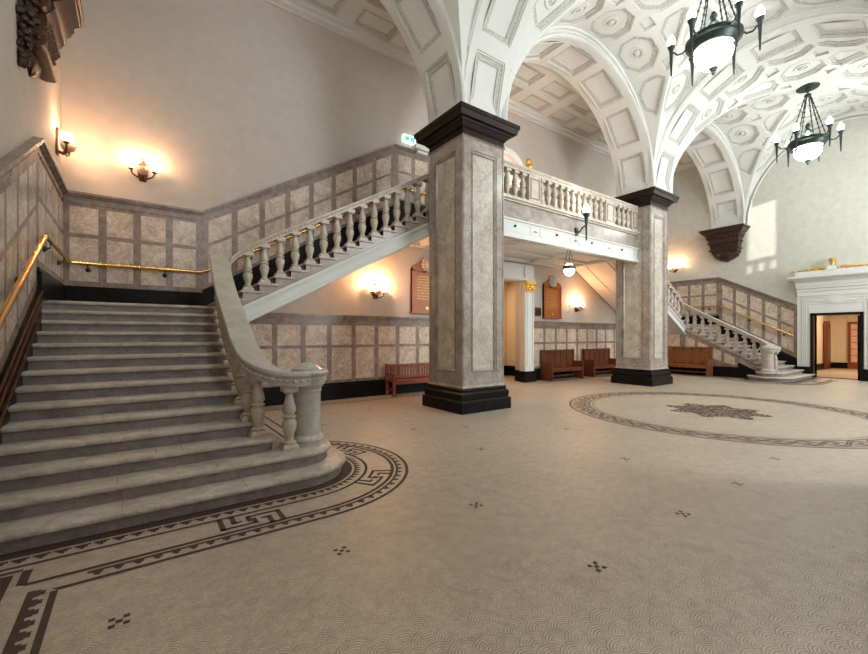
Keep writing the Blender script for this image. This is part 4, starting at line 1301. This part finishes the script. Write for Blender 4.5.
# pendant lantern under balcony
g = thing('pendant_lantern', 'small opal globe lantern on chains hanging under the balcony', 'pendant lamp', (10.62, 7.72, 4.5))
mb = MB(); mb.lathe([(.02, -.03), (.07, -.02), (.07, .03)], (10.62, 7.72, 4.50), 'bronze', 12)
for i in range(3):
    a = 2*PI*i/3+.5; mb.tube([(10.62, 7.72, 4.47), (10.62+.15*math.cos(a), 7.72+.15*math.sin(a), 3.86)], .010, 'bronze', 6)
mb.build('chain', g)
mb = MB(); mb.lathe([(.15, 3.82), (.185, 3.80), (.185, 3.72), (.15, 3.70)], (10.62, 7.72, 0), 'bronze', 20, cap=False); mb.build('band', g, ang=30)
mb = MB(); mb.ball((10.62, 7.72, 3.70), .165, 'cool_glass', 18, 10, 1.15); mb.build('globe', g)
point('lantern_light', (10.62, 7.72, 3.42), 26, (1, .93, .82), .15, g)

# ------------------------------------------------------------------ honours boards
def board(x0_, x1_, z0_, z1_, label):
    g = thing('honours_board', label, 'honours board', ((x0_+x1_)/2, YB, z0_)); y = YB-.01; xm = (x0_+x1_)/2
    mb = MB()
    w = x1_-x0_
    top = [(x0_, z1_-.18), (x0_+.04, z1_-.10), (x0_+.22*w, z1_-.02), (xm-.14, z1_+.07), (xm+.14, z1_+.07), (x1_-.22*w, z1_-.02), (x1_-.04, z1_-.10), (x1_, z1_-.18)]
    mb.prism_y([(x0_, z0_), (x1_, z0_)]+top[::-1], y-.07, y, 'boardwood')
    mb.build('board', g, smooth=False)
    mb = MB()
    mb.box((x0_-.04, y-.13, z0_-.05), (x1_+.04, y, z0_), 'boardwood')
    for a in (x0_, x1_-.07): mb.box((a, y-.10, z0_), (a+.07, y, z1_-.18), 'boardwood')
    mb.box((x0_, y-.10, z1_-.26), (x1_, y, z1_-.20), 'boardwood')
    mb.build('board_frame', g, smooth=False)
    mb = MB(); rr = random.Random(int(x0_*10))
    for k in range(9):
        z = z1_-.42-k*.085
        if z < z0_+.3: break
        x = x0_+.18
        while x < x1_-.22:
            q = .03+.09*rr.random(); mb.box((x, y-.074, z), (min(x+q, x1_-.18), y-.0705, z+.014), 'gold'); x += q+.025
    mb.build('gilt_lettering', g, smooth=False)
    mb = MB()
    mb.ball((xm, y-.10, z1_-.02), .13, 'pinkstone', 14, 8, 1.3)
    for i in range(12):
        a = 2*PI*i/12; mb.ball((xm+.17*math.cos(a), y-.09, z1_-.02+.20*math.sin(a)), .055, 'pinkstone', 8, 5)
    for s in (-1, 1): mb.tube([(xm, y-.10, z1_-.22), (xm+s*.14, y-.11, z1_-.27), (xm+s*.26, y-.10, z1_-.24)], [.03, .03, .01], 'carved', 7)
    mb.build('carved_crest', g)
    mb = MB(); mb.box((xm-.05, y-.08, z0_+.08), (xm+.05, y-.072, z0_+.16), 'gold'); mb.build('brass_plate', g, smooth=False)
board(6.73, 7.83, 2.43, 3.92, 'orange-brown wooden honours board half hidden behind the nearer pier, under the stair')
board(12.78, 13.84, 2.43, 3.86, 'orange-brown wooden honours board between the gilded pilaster and the farther pier')
mb = MB(); mb.box((12.34, YB-.05, 2.46), (12.66, YB-.005, 2.78), 'brownwood'); mb.box((12.37, YB-.058, 2.49), (12.63, YB-.05, 2.75), 'carved')
tag(mb.build('wall_plaque', loc=(12.5, YB, 2.6), smooth=False), 'small dark square plaque on the wall beside the gilded pilaster', 'plaque')

# ------------------------------------------------------------------ seats
def slat_bench():
    x0_, x1_, yk, yfr = 5.80, 7.75, 10.42, 9.95
    g = thing('slatted_bench', 'red mahogany slatted bench against the panelling, partly behind the nearer pier', 'bench', ((x0_+x1_)/2, 10.2, 0))
    W = 'redwood'
    for x in (x0_, x1_-.07):
        mb = MB(); mb.box((x, yfr, 0), (x+.07, yfr+.07, .62), W); mb.build('leg', g, smooth=False)
        mb = MB(); mb.box((x, yk-.07, 0), (x+.07, yk, .90), W); mb.build('leg', g, smooth=False)
        mb = MB(); mb.box((x-.01, yfr-.04, .60), (x+.08, yk-.03, .64), W); mb.build('armrest', g, smooth=False)
        mb = MB(); mb.box((x+.01, yfr+.05, .16), (x+.06, yk-.05, .20), W); mb.build('stretcher', g, smooth=False)
    mb = MB()
    for k in range(6): mb.box((x0_+.02, yfr+.0+k*.072, .415), (x1_-.02, yfr+.06+k*.072, .44), W)
    mb.box((x0_+.06, yfr+.01, .33), (x1_-.06, yfr+.04, .415), W)
    mb.build('seat', g, smooth=False)
    mb = MB(); mb.box((x0_+.05, yk-.055, .80), (x1_-.05, yk-.015, .875), W); mb.box((x0_+.05, yk-.055, .46), (x1_-.05, yk-.015, .52), W)
    x = x0_+.14
    while x < x1_-.14: mb.box((x, yk-.045, .52), (x+.055, yk-.025, .80), W); x += .098
    mb.build('backrest', g, smooth=False)
slat_bench()
def pew(o, dr, L, label, W='brownwood', hb=1.15, arm_h=.66, dep=.55):
    """o: back-left foot; dr: along unit; front = perpendicular to the hall"""
    (ox, oy) = o; dx, dy = dr; fx, fy = (dy, -dx)
    g = thing('oak_settle', label, 'bench', (ox+dx*L/2+fx*dep/2, oy+dy*L/2+fy*dep/2, 0))
    def hx(mb, a0, a1, f0, f1, z0, z1, m=W):
        P = lambda a, f, z: (ox+dx*a+fx*f, oy+dy*a+fy*f, z)
        mb.hexa([P(a0,f0,z0),P(a1,f0,z0),P(a1,f1,z0),P(a0,f1,z0),P(a0,f0,z1),P(a1,f0,z1),P(a1,f1,z1),P(a0,f1,z1)], m)
    for a in (0, L-.06):
        mb = MB(); hx(mb, a, a+.06, 0, dep, 0, .50); hx(mb, a, a+.06, 0, dep*.95, .50, arm_h); hx(mb, a-.01, a+.07, 0, dep+.02, arm_h, arm_h+.04); hx(mb, a, a+.06, 0, .10, arm_h, hb)
        hx(mb, a-.012, a, .08, dep-.08, .1, .46, W)
        mb.build('side_panel', g, smooth=False)
    mb = MB(); hx(mb, .06, L-.06, .02, dep-.02, .41, .46); hx(mb, .06, L-.06, dep-.07, dep-.03, .33, .41); mb.build('seat', g, smooth=False)
    mb = MB(); hx(mb, .06, L-.06, .02, .06, .42, hb-.05); hx(mb, -.01, L+.01, .0, .11, hb-.05, hb)
    n = max(3, int(L/.38)); pw = (L-.12)/n
    for i in range(n+1): hx(mb, .06+pw*i-.03*(i > 0), .06+pw*i+.03*(i < n), .06, .08, .46, hb-.05)
    hx(mb, .06, L-.06, .06, .08, hb-.15, hb-.05); hx(mb, .06, L-.06, .06, .08, .46, .54)
    mb.build('backrest', g, smooth=False)
    mb = MB(); hx(mb, .06, L-.06, .12, .16, .10, .17); mb.build('stretcher', g, smooth=False)
pew((12.55, 10.42), (1, 0), 1.98, 'high-backed brown oak settle beside the gilded pilaster, left one of the pair')
pew((15.25, 10.42), (1, 0), 1.9, 'high-backed brown oak settle running behind the farther pier, right one of the pair')
pew((19.84, 9.2), (0, -1), 1.95, 'golden oak panelled settle standing against the far stair side, right of the farther pier', 'oakwood', 1.22)

# ------------------------------------------------------------------ brass handrails
def brass(label, detail):
    g = thing('brass_handrail', label, 'handrail', (XL, 7, 2.5))
    xw = XL+.13; sl = RS/TR
    mb = MB()
    yk = 7.85; z0_ = 3.10
    ys = 3.6 if not MIRROR else 5.2
    path = [(xw, ys, z0_-(yk-ys)*sl), (xw, yk-.08, z0_-.04), (xw, yk, z0_), (xw, YB-.17, z0_), (xw+.04, YB-.13, z0_), (1.15, YB-.13, z0_), (1.3, YB-.13, z0_+.06), (6.5, YB-.13, 6.04), (XT+.8, YB-.13, 6.04)]
    mb.tube(path, .034, 'brass', 12); mb.build('rail', g, ang=50)
    for p in ([(xw, y, z0_-(yk-y)*sl) for y in ((4.2, 5.4, 6.6) if not MIRROR else (5.5, 6.7))]+[(xw, 8.3, z0_), (xw, 9.7, z0_)]):
        mb = MB(); mb.tube([(p[0], p[1], p[2]-.03), (p[0]-.01, p[1], p[2]-.10), (XL+.04, p[1], p[2]-.12)], .012, 'bronze', 6)
        mb.ball((XL+.05, p[1], p[2]-.12), .045, 'bronze', 8, 6); mb.build('wall_bracket', g)
    for x in (-.75, .5, 2.2, 3.6, 5.0):
        z = z0_ if x < 1.2 else z0_+.06+(x-1.3)*(6.04-z0_-.06)/(6.5-1.3)
        mb = MB(); mb.tube([(x, YB-.13, z-.03), (x, YB-.12, z-.10), (x, YB-.04, z-.12)], .012, 'bronze', 6)
        mb.ball((x, YB-.05, z-.12), .045, 'bronze', 8, 6); mb.build('wall_bracket', g)
    return g
brass('long brass handrail on the wall of the big left stair and its landing', True)
MIRROR = True; brass('brass handrail running down the end wall panelling of the far stair', True); MIRROR = False
g = thing('skirting_rods', 'copper-brown rods running up the black skirting beside the left stair steps', 'rods', (XL+.1, 6, 1.2))
sl = RS/TR
for dz_, ex in ((.43, 0), (.30, .0), (.13, .3)):
    mb = MB(); f_ = lambda y: .16+(y-Y0)*sl+dz_
    mb.tube([(XL+.10, 3.9, f_(3.9)), (XL+.10, 7.8-ex, f_(7.8-ex))], .012, 'rod', 6); mb.build('rod', g)

# ------------------------------------------------------------------ lights
def area(loc, rot, sx, sy, power, col, name='daylight'):
    ld = bpy.data.lights.new(name, 'AREA'); ld.shape = 'RECTANGLE'; ld.size = sx; ld.size_y = sy; ld.energy = power; ld.color = col
    o = bpy.data.objects.new(name, ld); COL.objects.link(o); o.location = loc; o.rotation_euler = rot; return o
DAY = (.90, .96, 1.0)
for i, (a, b, z0, z1) in enumerate(wins):
    if i == 2: continue
    area(((a+b)/2, YF+.06, (z0+z1)/2), (PI/2, 0, 0), b-a, z1-z0, (110, 800, 760)[0 if i == 0 else 1 if i == 1 else 2], DAY)
for ax in (10.6,):
    area((ax, 9.4, 6.2), (PI, 0, 0), 3.0, .5, 55, (1, .55, .33), 'added_aisle_fill')  # warm fill added above the balcony without a fitting, to warm the aisle ceiling
area((10.8, 11.8, 3.9), (0, 0, 0), 2.5, .8, 60, (1, .66, .38), 'corridor_light')
area((26.5, 3.4, 3.2), (0, 0, 0), 3, 3, 200, (1, .72, .46), 'vestibule_light')
sun = bpy.data.lights.new('sun', 'SUN'); sun.energy = 5; sun.angle = math.radians(.6); sun.color = (1, .95, .88)
so = bpy.data.objects.new('sun', sun); COL.objects.link(so); so.location = (10, -20, 15)
tgt = Vector((XR, 6.29, 6.32)); src = Vector((16.05, YF-.12, 7.76))
so.rotation_euler = (tgt-src).to_track_quat('-Z', 'Y').to_euler()
w = bpy.data.worlds.new('world'); sc.world = w; w.use_nodes = True
w.node_tree.nodes['Background'].inputs[0].default_value = (.75, .85, 1, 1); w.node_tree.nodes['Background'].inputs[1].default_value = .8

# ------------------------------------------------------------------ camera
cam = bpy.data.cameras.new('camera'); co_ = bpy.data.objects.new('camera', cam); COL.objects.link(co_)
co_.location = (0, 0, 1.7); co_.rotation_euler = (PI/2, 0, -(PI/2-.94504))
cam.sensor_width = 36; cam.lens = 412.8/868*36; cam.shift_y = 8.8/868; cam.clip_start = .05; cam.clip_end = 200
sc.camera = co_
sc.view_settings.view_transform = 'Standard'; sc.view_settings.look = 'None'; sc.view_settings.gamma = 1
sc.view_settings.exposure = 0.0
sc.cycles.use_denoising = True
sc.cycles.max_bounces = 8; sc.cycles.diffuse_bounces = 5; sc.cycles.glossy_bounces = 3
sc.cycles.sample_clamp_indirect = 6
